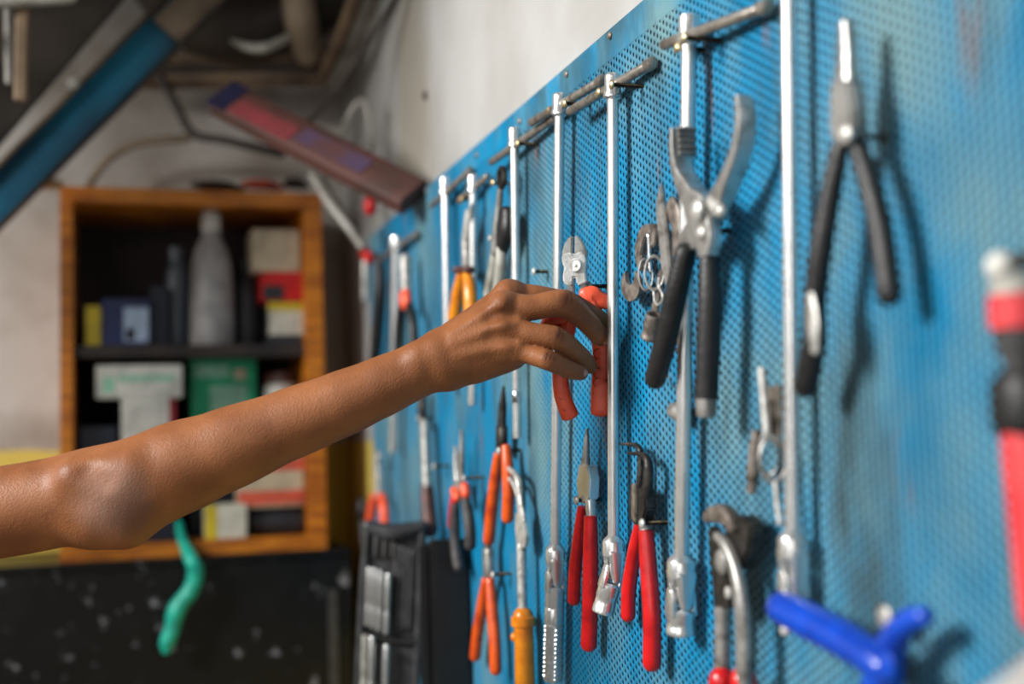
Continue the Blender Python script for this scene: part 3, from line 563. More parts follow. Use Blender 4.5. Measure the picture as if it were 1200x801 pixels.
# ------------------------------------------------------------------ slip-joint pincers lower right
sp = thing('slip_joint_pliers', 'black slip-joint pliers with red grips at the lower edge', 'pliers', P(860, 860, 0.022))
part('jaw', sweep(PL([(832, 606), (838, 602), (848, 602), (857, 608), (860, 617)], 0.024), [(0.004, 0.005), (0.006, 0.006), (0.007, 0.006), (0.006, 0.006), (0.004, 0.005)], 14, sq=0.7), GUNM, sp)
part('head', plate(PL([(858, 603), (882, 604), (889, 616), (886, 645), (878, 664), (868, 668), (862, 648), (857, 625)], 0.016), 0.012, bev=0.002), DARKST, sp)
part('body', plate(PL([(836, 614), (842, 626), (852, 638), (858, 655), (864, 690), (862, 712), (853, 712), (843, 714), (841, 680), (838, 650)], 0.022), 0.010, bev=0.0015), DARKST, sp)
part('arm', sweep(PL([(841, 628), (852, 640), (862, 668), (869, 705), (872, 750), (872, 798)], 0.026), [(0.003, 0.003), (0.004, 0.004), (0.005, 0.004), (0.006, 0.0045), (0.006, 0.0045), (0.006, 0.005)], 12, sq=0.7), STEEL, sp)
part('arm', sweep(PL([(847, 700), (847, 745), (846, 798)], 0.022), [(0.007, 0.005), (0.006, 0.005), (0.006, 0.005)], 12, sq=0.7), STEEL, sp)
for u0, v0, u1, v1 in ((846, 796, 843, 860), (871, 796, 876, 860)):
    part('grip', sweep(PL([(u0, v0), ((u0 + u1) / 2, (v0 + v1) / 2), (u1, v1)], 0.024), [0.009, 0.0098, 0.0095], 16), RED, sp)
q = P(846, 658, 0.028); part('pivot', lathe(q - NV * 0.002, q + NV, [(0, 0.0085), (0.003, 0.0085), (0.0045, 0.006), (0.005, 0.002)], 16), STEEL, sp)
q = P(852, 694, 0.028); part('rivet', lathe(q - NV * 0.002, q + NV, [(0, 0.004), (0.002, 0.004), (0.003, 0.002)], 12), PALE, sp)
# ------------------------------------------------------------------ near black pliers
np_ = thing('flat_nose_pliers', 'large near pliers with bright tip and long black grips', 'pliers', P(945, 458, 0.024))
part('nose', sweep(PL([(992, 26), (993, 60), (993, 96)], 0.024), [(0.004, 0.004), (0.006, 0.0045), (0.0085, 0.0055)], 14, sq=0.5, cap=(0.4, 0)), JAW, np_)
part('head', plate(PL([(983, 92), (1003, 92), (1008, 120), (1010, 150), (1002, 168), (986, 170), (980, 150), (981, 120)], 0.024), 0.011, bev=0.002), STEEL, np_)
q = P(992, 157, 0.030); part('pivot', lathe(q - NV * 0.002, q + NV, [(0, 0.0055), (0.003, 0.0055), (0.005, 0.003), (0.0053, 0.001)], 14), PALE, np_)
lg = part('grip', sweep(PL([(984, 172, 0.024), (972, 232, 0.026), (962, 292, 0.028), (955, 350, 0.028), (954, 400, 0.028), (944, 452, 0.026)]), [(0.006, 0.005), (0.0068, 0.006), (0.0072, 0.0065), (0.0072, 0.0065), (0.0078, 0.007), (0.0078, 0.007)], 16), BLK, np_)
part('worn_patch', sweep(PL([(950, 345, 0.035), (953, 378, 0.0355), (955, 412, 0.035)]), [(0.0035, 0.0015), (0.006, 0.0018), (0.0035, 0.0015)], 12), PALE, lg, 'pale worn patch on the black grip')
part('grip', sweep(PL([(1003, 165), (1018, 212), (1032, 270), (1042, 345)], 0.022), [(0.0055, 0.005), (0.0068, 0.006), (0.0074, 0.0065), (0.0072, 0.0062)], 16), BLK, np_)
screw(1010, 160, 0.016, 'dark screw behind the head of the near black pliers', False)
# ------------------------------------------------------------------ blue handled tool, red tool, pale box at the right
bt = thing('tubing_cutter', 'bright blue plastic handled tool lying across under the nearest rod', 'tool', P(1030, 850, 0.02))
part('handle', sweep(PL([(918, 712), (950, 728), (985, 746), (1022, 770), (1036, 782)], 0.03), [0.0105, 0.0112, 0.0108, 0.010, 0.009], 18), BLUEP, bt)
part('handle', sweep(PL([(1030, 830), (1036, 785), (1046, 752), (1064, 728), (1082, 722)], 0.024), [0.011, 0.0105, 0.008, 0.0065, 0.0055], 18), BLUEP, bt)
q = P(1036, 780, 0.038); part('pivot', lathe(q - NV * 0.004, q + NV, [(0, 0.007), (0.003, 0.007), (0.004, 0.005)], 14), BLUEP, bt)
part('hole_boss', ball(P(921, 738, 0.034), 0.003), WHITE, bt)
rt = thing('ratchet', 'coral red handled ratchet cut off by the right edge of the picture', 'ratchet', P(1215, 720, 0.02))
part('drive_knob', ball(P(1173, 312, 0.036), 0.0068), WHITE, rt)
part('drive_arm', sweep(PL([(1176, 308), (1215, 304)], 0.030), 0.004, 12), DARKST, rt)
a = P(1193, 322, 0.026); b = P(1197, 402, 0.026); L_ = (b - a).length
part('head', lathe(a, b, [(0, 0.010), (0.001, 0.0125), (L_ * 0.28, 0.0125), (L_ * 0.3, 0.0118)], 20), LGREY, rt)
part('red_band', lathe(a, b, [(L_ * 0.3, 0.0134), (L_ * 0.78, 0.0134), (L_ * 0.8, 0.012)], 20), PINKRED, rt)
part('neck', lathe(a, b, [(L_ * 0.78, 0.0115), (L_, 0.0115), (L_ + 0.012, 0.007), (L_ + 0.026, 0.007)], 20), GRIPG, rt)
part('collar', sweep(PL([(1198, 456), (1199, 492)], 0.024), [(0.014, 0.012)] * 2, 16, sq=0.7), BLK, rt)
part('handle', sweep(PL([(1200, 490), (1205, 540), (1214, 620), (1226, 720)], 0.024), [0.010, 0.0108, 0.0112, 0.0115], 16), PINKRED, rt)
# bench with pale box, lower right
wb = thing('workbench', 'steel workbench under the tool panel below the picture', 'workbench', (0.28, 0.3, 0))
bx0, bx1, by0, by1 = 0.06, W - 0.03, -0.15, 0.70
part('bench_top', box(bx0, bx1, by0, by1, 1.02, 1.06), GUNM, wb)
for x in (bx0 + 0.03, bx1 - 0.07):
    for y in (by0 + 0.03, by1 - 0.07): part('leg', box(x, x + 0.04, y, y + 0.04, 0, 1.02), GUNM, wb)
r1 = ray(1147, 803); r2 = ray(1203, 760)
ztop = 1.405; e1_ = CAM + r1 * ((ztop - CAM.z) / r1.z); e2_ = CAM + r2 * ((ztop - CAM.z) / r2.z)
ed = (e2_ - e1_).normalized(); pe = Vector((ed.y, -ed.x, 0))
m0 = e1_ - ed * 0.02
q4 = [m0, m0 + ed * 0.12, m0 + ed * 0.12 + pe * 0.048, m0 + pe * 0.048]
pb = thing('storage_box', 'tall pale grey box whose lid corner shows at the lower right', 'box', (q4[0].x, q4[0].y, 1.06))
part('carton', plate([Vector((p.x, p.y, (1.06 + ztop - 0.03) / 2)) for p in q4], ztop - 0.03 - 1.06, Vector((0, 0, 1)), 0.003), WHITE, pb)
cx = sum((p for p in q4), Vector()) / 4
part('lid', plate([Vector((cx.x + (p.x - cx.x) * 1.03, cx.y + (p.y - cx.y) * 1.03, ztop - 0.015)) for p in q4], 0.03, Vector((0, 0, 1)), 0.004), WHITE, pb)
# ------------------------------------------------------------------ socket tray and black box at the panel's far end
def facing(u, v, d):
    c = PD(u, v, d); n = CAM - c; n.z = 0; n.normalize(); return c, n
DTo = 1.66
tc_, tn = facing(462, 720, DTo)
def TP(u, v, out=0.0): return PD(u, v, DTo - out)
st = thing('socket_tray', 'open black plastic socket tray standing at the far end of the panel', 'tray', TP(460, 860))
part('tray_back', plate([TP(430, 616), (TP(494, 612)), TP(497, 640), TP(488, 860), TP(414, 860), TP(424, 700)], 0.02, tn, 0.004), CASEB, st)
part('rim', sweep([TP(431, 618, 0.012), TP(425, 700, 0.012), TP(417, 860, 0.012)], 0.006, 10), CASEB, st)
part('rim', sweep([TP(495, 618, 0.012), TP(492, 700, 0.012), TP(486, 860, 0.012)], 0.006, 10), CASEB, st)
part('rim', sweep([TP(431, 616, 0.012), TP(460, 624, 0.012), TP(495, 616, 0.012)], [0.008, 0.013, 0.008], 10), CASEB, st)
part('divider', sweep([TP(424, 742, 0.012), TP(460, 750, 0.012), TP(490, 752, 0.012)], 0.006, 10), CASED, st)
for i, u in enumerate((466, 472, 478, 484)):
    part('rib', sweep([TP(u, 640 + i * 2, 0.012), TP(u - 2, 690, 0.012), TP(u - 4, 735, 0.012)], 0.0045, 8), CASEB if i % 2 else GRIPG, st)
for i, u in enumerate((442, 452, 462)):
    part('rib', sweep([TP(u, 628, 0.012), TP(u - 1, 650, 0.012)], 0.005, 8), GRIPG, st)
names = ('first', 'second', 'third', 'fourth')
for i, (u, v0, v1) in enumerate(((432.5, 664, 732), (439, 665, 735), (446, 668, 738), (455, 672, 742))):
    a = TP(u, v0, 0.022); b = TP(u - 2.5, v1, 0.022); L_ = (b - a).length; r_ = 0.0034 if i < 3 else 0.0040
    solo('socket', lathe(a, b, [(0, r_ * 0.8), (0.002, r_), (L_ * 0.55, r_), (L_ * 0.58, r_ * 0.86), (L_ * 0.63, r_ * 0.86), (L_ * 0.66, r_), (L_ - 0.002, r_), (L_, r_ * 0.8)], 16), CH,
         f'bright socket in the upper row of the black tray, {names[i]} from the left', 'socket', 'sockets in the black tray')
for i, (u, v0, v1) in enumerate(((428, 744, 840), (436, 745, 842), (453, 755, 846))):
    a = TP(u, v0, 0.022); b = TP(u - 3, v1, 0.022); L_ = (b - a).length; r_ = 0.0044
    solo('socket', lathe(a, b, [(0, r_ * 0.8), (0.002, r_), (L_ * 0.45, r_), (L_ * 0.48, r_ * 0.86), (L_ * 0.53, r_ * 0.86), (L_ * 0.56, r_), (L_, r_)], 16), CH if i else LGREY,
         f'bright socket in the lower row of the black tray, {names[i]} from the left', 'socket', 'sockets in the black tray')
sf = thing('steel_shelf', 'grey steel shelf on the wall under the socket tray, below the picture', 'shelf', (W - 0.06, 1.6, P(525, 880, 0.02).z - 0.03))
zsh = min(P(525, 880, 0.02).z, TP(460, 860).z - 0.012) - 0.001
part('shelf_board', box(W - 0.16, W - 0.001, 1.32, 1.86, zsh - 0.012, zsh, 0.001), GUNM, sf)
for y_ in (1.40, 1.78): part('bracket', plate([Vector((W - 0.001, y_, zsh - 0.0125)), Vector((W - 0.14, y_, zsh - 0.0125)), Vector((W - 0.001, y_, zsh - 0.13))], 0.006, Vector((0, 1, 0)), 0.0005), GUNM, sf)
bb = thing('tool_case', 'plain black plastic case hung on the panel beside the socket tray', 'case', P(525, 860, 0.02))
q0 = P(500, 628, 0.03); q1 = P(550, 628, 0.0); zb_ = P(525, 880, 0.02).z
ya = P(553, 700, 0.0).y; yb = P(500, 700, 0.05).y
part('case_body', box(W - 0.05, W - 0.001, ya, yb, zb_, P(525, 630, 0.02).z, 0.004), CASED, bb)
part('case_lid', box(W - 0.062, W - 0.051, ya + 0.01, yb - 0.01, zb_ + 0.01, P(525, 634, 0.02).z, 0.003), CASED, bb)
solo('cable_knob', [ball(P(425, 596, 0.0) , 0.016, (0.8, 1, 1.5)), sweep([P(425, 606, 0.0), P(428, 640, 0.0)], 0.008, 10)], BLK, 'black knob on the wall at the panel edge', 'knob')
# ------------------------------------------------------------------ wooden cabinet on the back wall
YC = YB - 0.26
def bpx(u0, v0, u1, v1, y0, y1, bev=0.003):
    a = PY(u0, v0, y0); b = PY(u1, v1, y0); return box(a.x, b.x, y0, y1, b.z, a.z, bev)
cbx = thing('wooden_cabinet', 'open wooden wall cabinet full of boxes and bottles', 'cabinet', PY(225, 650, YB))
L0, L1, L2, L3 = PY(70, 400, YC).x, PY(86, 400, YC).x, PY(358, 400, YC).x, PY(380, 400, YC).x
Z0, Z1, Z2, Z3 = PY(225, 652, YC).z, PY(225, 634, YC).z, PY(225, 240, YC).z, PY(225, 222, YC).z
S0, S1 = PY(225, 417, YC).z, PY(225, 403, YC).z
part('top_board', box(L0, L3, YC, YB - 0.001, Z2, Z3), WOOD, cbx)
part('bottom_board', box(L0, L3, YC, YB - 0.001, Z0, Z1), WOOD, cbx)
part('side_board', box(L0, L1, YC, YB - 0.001, Z1, Z2), WOOD, cbx)
part('side_board', box(L2, L3, YC, YB - 0.001, Z1, Z2), WOOD, cbx)
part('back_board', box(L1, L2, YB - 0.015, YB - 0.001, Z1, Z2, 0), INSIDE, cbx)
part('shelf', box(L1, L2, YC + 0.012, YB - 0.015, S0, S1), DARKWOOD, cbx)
YS = YC + 0.03
def carton(label, u0, v0, u1, v1, zb, m, depth=0.1, dy=0.0, front=None, cat='box', ztop=None):
    a = PY(u0, v0, YS + dy); b = PY(u1, v1, YS + dy)
    t = thing('carton', label, cat, ((a.x + b.x) / 2, YS + dy, zb), 'goods in the wooden cabinet')
    part('carton_body', box(a.x, b.x, YS + dy, YS + dy + depth, zb, a.z), m, t)
    for (fu0, fv0, fu1, fv1, fm) in front or ():
        c = PY(fu0, fv0, YS + dy); d = PY(fu1, fv1, YS + dy)
        part('printed_label', box(c.x, d.x, YS + dy - 0.0012, YS + dy + 0.0002, max(d.z, zb + 0.001), c.z, 0), fm, t)
    return a.z
yel = simple('yellow_card', 214, 188, 40); navy = simple('navy_card', 32, 44, 92); pblue = simple('pale_blue_print', 170, 188, 214)
dnavy = simple('dark_navy_card', 18, 24, 42); cream = simple('cream_card', 196, 178, 150); redc = simple('red_card', 205, 26, 22)
whc = simple('white_card', 214, 212, 204); green = simple('green_card', 24, 168, 118); gl_ = simple('pale_green_print', 150, 205, 178)
charc = simple('charcoal_plastic', 44, 44, 48); dkr = simple('crimson_card', 150, 28, 44); coral = simple('coral_card', 214, 92, 66); bot = simple('milky_bottle', 172, 168, 166, 0.4)
grb = simple('smoke_grey_bottle', 74, 80, 88, 0.35); lbl = simple('light_label', 206, 202, 186)
carton('thin yellow box at the left end of the upper shelf', 100, 358, 118, 402, S1, yel)
carton('navy box with pale blue print on the upper shelf', 119, 350, 176, 402, S1, navy, front=((145, 360, 174, 400, pblue), (148, 385, 158, 398, yel)))
carton('dark navy box behind the pale blue print box', 176, 335, 198, 402, S1, dnavy, dy=0.02)
def bottle(label, u, v0, wpx, m, y, zb, prof, lab=None):
    b_ = PY(u, v0, y); r = wpx / 2 * (y / ray(u, v0).y) / F; H = b_.z - zb
    base = Vector((b_.x, y + r, zb)); t = thing('bottle', label, 'bottle', base, 'goods in the wooden cabinet')
    part('bottle_body', lathe(base, base + Vector((0, 0, 1)), [(H * h, r * k) for h, k in prof if h <= 0.86], 24), m, t)
    part('bottle_cap', lathe(base, base + Vector((0, 0, 1)), [(H * h, r * k) for h, k in prof if h >= 0.86], 20), lab or m, t)
bottle('tall milky plastic bottle in the middle of the upper shelf', 249, 245, 52, bot, YS, S1, [(0, 0.9), (0.02, 1.0), (0.1, 1.0), (0.4, 0.98), (0.62, 0.86), (0.72, 0.72), (0.80, 0.5), (0.86, 0.36), (0.862, 0.44), (0.98, 0.44), (1.0, 0.36)], whc)
bottle('slim smoke-grey can left of the milky bottle', 207, 288, 26, grb, YS + 0.04, S1, [(0, 0.95), (0.02, 1), (0.7, 1), (0.8, 0.8), (0.86, 0.6), (0.861, 0.66), (0.99, 0.66), (1, 0.5)])
bottle('black bottle right of the milky bottle', 291, 300, 36, charc, YS + 0.05, S1, [(0, 0.95), (0.02, 1), (0.6, 1), (0.72, 0.8), (0.86, 0.4), (0.861, 0.46), (0.99, 0.46), (1, 0.4)])
za = carton('yellow and white labelled box at the bottom of the right stack', 313, 353, 357, 402, S1, charc, front=((314, 354, 357, 364, yel), (315, 364, 357, 392, lbl)))
zb2 = carton('red box in the middle of the right stack', 306, 318, 357, 353, za, redc, front=((308, 334, 332, 351, charc),))
carton('cream box on top of the right stack', 295, 268, 352, 318, zb2, cream)
# lower shelf
ze = carton('flat dark box under the white box with crimson edge', 140, 530, 210, 634, Z1, dnavy)
zc = carton('white box with crimson edge under the long white box', 142, 466, 206, 530, ze, whc, front=((198, 466, 206, 524, dkr),))
carton('long white box lying across on the lower shelf', 112, 428, 214, 466, zc, whc, front=((120, 442, 134, 460, gl_), (138, 440, 205, 446, gl_)))
zg = carton('wide dark box under the bright green box', 222, 510, 301, 634, Z1, dnavy, dy=0.07)
carton('bright green box on the lower shelf', 223, 419, 301, 510, zg, green, dy=0.07, front=((228, 428, 268, 442, gl_), (274, 432, 288, 444, cream), (246, 452, 290, 490, gl_)))
zd = carton('yellow edged cream box at the cabinet bottom', 240, 592, 290, 634, Z1, lbl, dy=-0.018, depth=0.06, front=((240, 592, 254, 634, yel),))
rl = thing('black_roll', 'black roll lying on the cabinet floor', 'roll', PY(330, 632, YS))
a = PY(294, 611, YS + 0.03); b = PY(354, 611, YS + 0.03); rr = a.z - Z1
part('roll_body', lathe(a, b, [(0, rr * 0.5), (0.001, rr * 0.96), (0.004, rr), ((b - a).length - 0.004, rr), ((b - a).length - 0.001, rr * 0.96), ((b - a).length, rr * 0.5)], 24), charc, rl)
carton('coral and cream package on the black roll', 278, 536, 357, 590, Z1 + 2 * rr, cream, dy=0.0, depth=0.062, front=((279, 538, 357, 550, coral), (279, 576, 357, 589, coral)))
bottle('brown capped jar at the right of the lower shelf', 332, 436, 40, whc, YS + 0.045, Z1 + 2 * rr + 0.10, [(0, 1), (0.5, 1), (0.8, 1), (0.86, 0.9), (0.861, 1.0), (1, 0.95)], BROWN)
carton('dark box under the arm on the left of the cabinet floor', 92, 500, 138, 634, Z1, dnavy)
solo('crumpled_wrap', ball(PY(196, 622, YS + 0.02), 0.028, (1, 0.6, 0.7)), gl_, 'crumpled pale green wrap on the cabinet floor', 'wrap')
# turquoise glove finger / strap
g0 = YC - 0.055
tp = solo('rubber_strap', sweep([PY(210, 612, YC + 0.03), PY(213, 630, YC - 0.004), PY(224, 655, g0), PY(229, 668, g0), PY(224, 690, g0), PY(207, 714, g0), PY(202, 735, g0), PY(196, 752, g0), PY(195, 760, g0)],
     [0.006, 0.008, 0.012, 0.014, 0.0135, 0.015, 0.013, 0.013, 0.009], 14, N=Vector((0, -1, 0))), TEAL, 'turquoise rubber strap dangling from the cabinet bottom', 'strap')
# black bench below the cabinet
bn = thing('black_locker', 'low black steel locker below the wooden cabinet', 'locker', PY(200, 800, YB))
zt_ = PY(200, 653, YC - 0.02).z; xl_ = -0.9; xr_ = PY(412, 700, YC - 0.02).x
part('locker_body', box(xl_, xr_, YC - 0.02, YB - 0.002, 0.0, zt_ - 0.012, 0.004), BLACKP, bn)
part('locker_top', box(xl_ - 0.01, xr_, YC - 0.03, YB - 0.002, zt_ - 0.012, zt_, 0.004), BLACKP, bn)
part('edge_highlight', box(PY(384, 700, YC - 0.02).x, PY(395, 700, YC - 0.02).x, YC - 0.026, YC - 0.02, 0.05, PY(390, 690, YC - 0.02).z, 0.001), GRIPG, bn)  # grey strip painting a highlight on the locker front
# ------------------------------------------------------------------ clutter under the ceiling
def ceil(name, label, cat, pts, r, m, n=12, N=None, sq=1.0, smooth=True, cap=(1, 1)):
    return solo(name, sweep([PD(*p) for p in pts], r, n, N=N or Vector((0, -1, 0)), sq=sq, smooth=smooth, cap=cap), m, label, cat)
bmN = Vector((0, -1, 0))
bl = thing('steel_beam', 'blue painted steel channel slanting up to the ceiling', 'beam', PD(0, 240, 2.1))
part('web', sweep([PD(-480, 712, 1.80), PD(275, -47, 2.157)], [(0.036, 0.012)] * 2, 8, N=bmN, smooth=False, cap=(0, 0), sq=0.3), BEAMB, bl)
part('flange', sweep([PD(-498, 694, 1.78), PD(257, -65, 2.137)], [(0.004, 0.012)] * 2, 8, N=bmN, smooth=False, cap=(0, 0), sq=0.6), PIPE, bl)
part('flange', sweep([PD(-462, 730, 1.78), PD(293, -29, 2.137)], [(0.004, 0.014)] * 2, 8, N=bmN, smooth=False, cap=(0, 0), sq=0.6), DKBROWN, bl)
part('end_plate', sweep([PD(196, 38, 2.09), PD(262, -28, 2.12)], [(0.031, 0.006)] * 2, 8, N=bmN, smooth=False, cap=(0, 0), sq=0.3), TAN, bl)
part('bolt', lathe(PD(86, 98, 1.93), PD(86, 98, 1.9), [(0, 0.010), (0.012, 0.010), (0.016, 0.006)], 10), LGREY, bl)
ceil('stair_stringer', 'broad grimy dark steel plate beam above the blue channel', 'beam', [(-524, 676, 1.55), (150, -90, 2.01)], [(0.072, 0.02)] * 2, DKBROWN, 8, bmN, 0.5, False, (0, 0))
ceil('steel_post', 'narrow brown upright post at the upper left corner', 'post', [(31, -200, 1.75), (24, 118, 1.75)], [(0.009, 0.009)] * 2, PIPE, 8, None, 0.5, False, (0, 0))
ceil('conduit', 'thin pale conduit left of the upright post', 'conduit', [(6, -185, 1.8), (10, 95, 1.8)], 0.005, PGREY)
ceil('skylight_glint_bar', 'pale bar standing in for a skylight glint at the very top left', 'pipe', [(-300, 24, 1.68), (82, -4, 1.74)], 0.010, PGREY)  # pale bar added for the bright skylight patch, no pipe there
ceil('exhaust_duct', 'fat brown duct hanging from the ceiling', 'duct', [(180, -30, 2.25), (240, 28, 2.28), (330, 22, 2.3), (390, -20, 2.3)], [0.055, 0.062, 0.065, 0.06], DKBROWN, 18)
ceil('duct_elbow', 'tan duct elbow coming down beside the lamp rim', 'duct', [(345, -30, 2.2), (352, 20, 2.2), (362, 62, 2.25)], [0.026, 0.03, 0.026], TAN, 16)
ceil('lamp_rim', 'pale crescent rim of a hanging lamp under the ceiling', 'lamp', [(272, 48, 2.15), (290, 55, 2.13), (310, 56, 2.13), (330, 48, 2.15), (340, 40, 2.17)], [0.004, 0.008, 0.009, 0.008, 0.004], LGREY, 12)
for i, (va, vb, r_) in enumerate(((70, 66, 0.013), (82, 78, 0.010), (92, 90, 0.012), (101, 100, 0.007))):
    ceil('ceiling_pipe', f'{("topmost", "second", "third", "lowest")[i]} of the brown pipes along the back wall', 'pipe', [(150, va, 2.32 + 0.01 * i), (290, (va + vb) / 2 - 1, 2.32 + 0.01 * i), (392, vb - 2, 2.3 + 0.01 * i)], r_, PIPE if i != 1 else CABLE)
for i, (p0, p1, r_) in enumerate((((388, 96, 2.28), (440, -30, 1.95), 0.010), ((398, 92, 2.28), (456, -30, 1.95), 0.008), ((378, 90, 2.25), (425, -30, 1.95), 0.012))):
    ceil('wall_conduit', f'{("middle", "right", "left")[i]} of the conduits climbing along the right wall', 'conduit', [p0, ((p0[0] + p1[0]) / 2 + 3, (p0[1] + p1[1]) / 2, (p0[2] + p1[2]) / 2), p1], r_, (PGREY, PGREY, PIPE)[i])
ceil('sloping_cable', 'dark cable sloping down from the ceiling to the rusty plank', 'cable', [(480, -30, 1.9), (430, 52, 2.0), (392, 108, 2.05), (362, 142, 2.1)], 0.0045, CABLE)
ceil('bent_pipe', 'dark bent pipe on the back wall left of the plank', 'pipe', [(186, 88, 2.33), (205, 120, 2.33), (226, 156, 2.33), (262, 164, 2.33), (330, 180, 2.33)], 0.008, CABLE)
ceil('arched_hose', 'brown hose arching along the wall over the cabinet', 'hose', [(105, 215, 2.33), (125, 188, 2.33), (160, 168, 2.33), (220, 162, 2.33)], 0.008, TAN)
ceil('wall_hose', 'thin grey looped hose on the white wall above the plank', 'hose', [(400, 160, 2.08), (412, 130, 2.06), (424, 118, 2.06), (432, 135, 2.06), (436, 175, 2.06)], 0.005, PGREY)
for i, (pts, r_) in enumerate((([(366, 205, 2.05), (382, 232, 2.02), (405, 262, 2.0), (424, 288, 1.98)], 0.007), ([(380, 208, 2.07), (398, 238, 2.04), (414, 268, 2.02)], 0.006))):
    ceil('air_hose', f'{("left", "right")[i]} of two pale hoses below the plank', 'hose', pts, r_, PGREY)
# cans and rags on top of the cabinet
for i, (u, w_, h_, m, l) in enumerate(((46, 40, 26, cream, 'pinkish rag bundle left of the cabinet top'), (250, 60, 14, CABLE, 'dark folded rag on the cabinet top'), (305, 50, 16, coral, 'faded red rag on the cabinet top'), (345, 30, 20, CABLE, 'dark rag at the right end of the cabinet top'))):
    c = PY(u, 222 - h_ * 0.35, YC + 0.08)
    solo('rag', [ball(c, w_ / F * 1.05, (1, 0.7, h_ / w_ * 0.8)), ball(c + Vector((w_ / F * 0.8, 0.01, -0.002)), w_ / F * 0.7, (1, 0.8, h_ / w_ * 0.8))], m, l, 'rag')
# ------------------------------------------------------------------ rusty painted plank
pk = thing('rusty_plank', 'rusty red and brown painted plank slanting out from the wall', 'plank', P(480, 228, 0.0))
ka = PD(262, 117, 1.93); kb_ = P(485, 231, 0.018)
kd = (kb_ - ka); kn_ = Vector((0.0, -1, 0.35)).normalized()
rust = mat('rusty_plank_paint', rgb(86, 52, 46), 0.6, 0, rgb(60, 44, 37), 7, 0.5, 0.3, 60, (1, 1, 2))
redp = mat('faded_red_paint', rgb(128, 50, 56), 0.6, 0, rgb(86, 46, 42), 12, 0.4)
bluep = mat('faded_violet_paint', rgb(74, 58, 84), 0.6, 0, rgb(84, 54, 50), 14, 0.5)
part('board', sweep([ka, kb_], [(0.030, 0.014)] * 2, 8, N=kn_, sq=0.3, smooth=False, cap=(0, 0)), rust, pk)
ku = kd.normalized(); kp = ku.cross(kn_).normalized(); knn = kp.cross(ku).normalized()
if knn.y > 0: knn = -knn
def kpatch(t0, t1, w0, w1, name, m): 
    a = ka + kd * t0; b = ka + kd * t1
    part(name, plate([a + kp * w0 + knn * 0.0145, b + kp * w0 + knn * 0.0145, b + kp * w1 + knn * 0.0145, a + kp * w1 + knn * 0.0145], 0.0016, knn, 0), m, pk)
kpatch(-0.01, 0.085, -0.0303, 0.0303, 'end_band', simple('navy_paint', 34, 32, 60))
kpatch(0.10, 0.42, -0.006, 0.026, 'red_stripe', redp); kpatch(0.44, 0.78, -0.014, 0.016, 'violet_stripe', bluep)
solo('red_clip', ball(P(434, 241, 0.03), 0.011, (1, 1, 1.5)), RED, 'small red clip on the wall under the plank', 'clip')
solo('wall_anchor', lathe(P(500, 112, -GAP + 0.0), P(500, 112, 0.0), [(0, 0.007), (0.004, 0.007), (0.006, 0.003)], 10), CABLE, 'small dark anchor in the white wall above the panel', 'anchor')
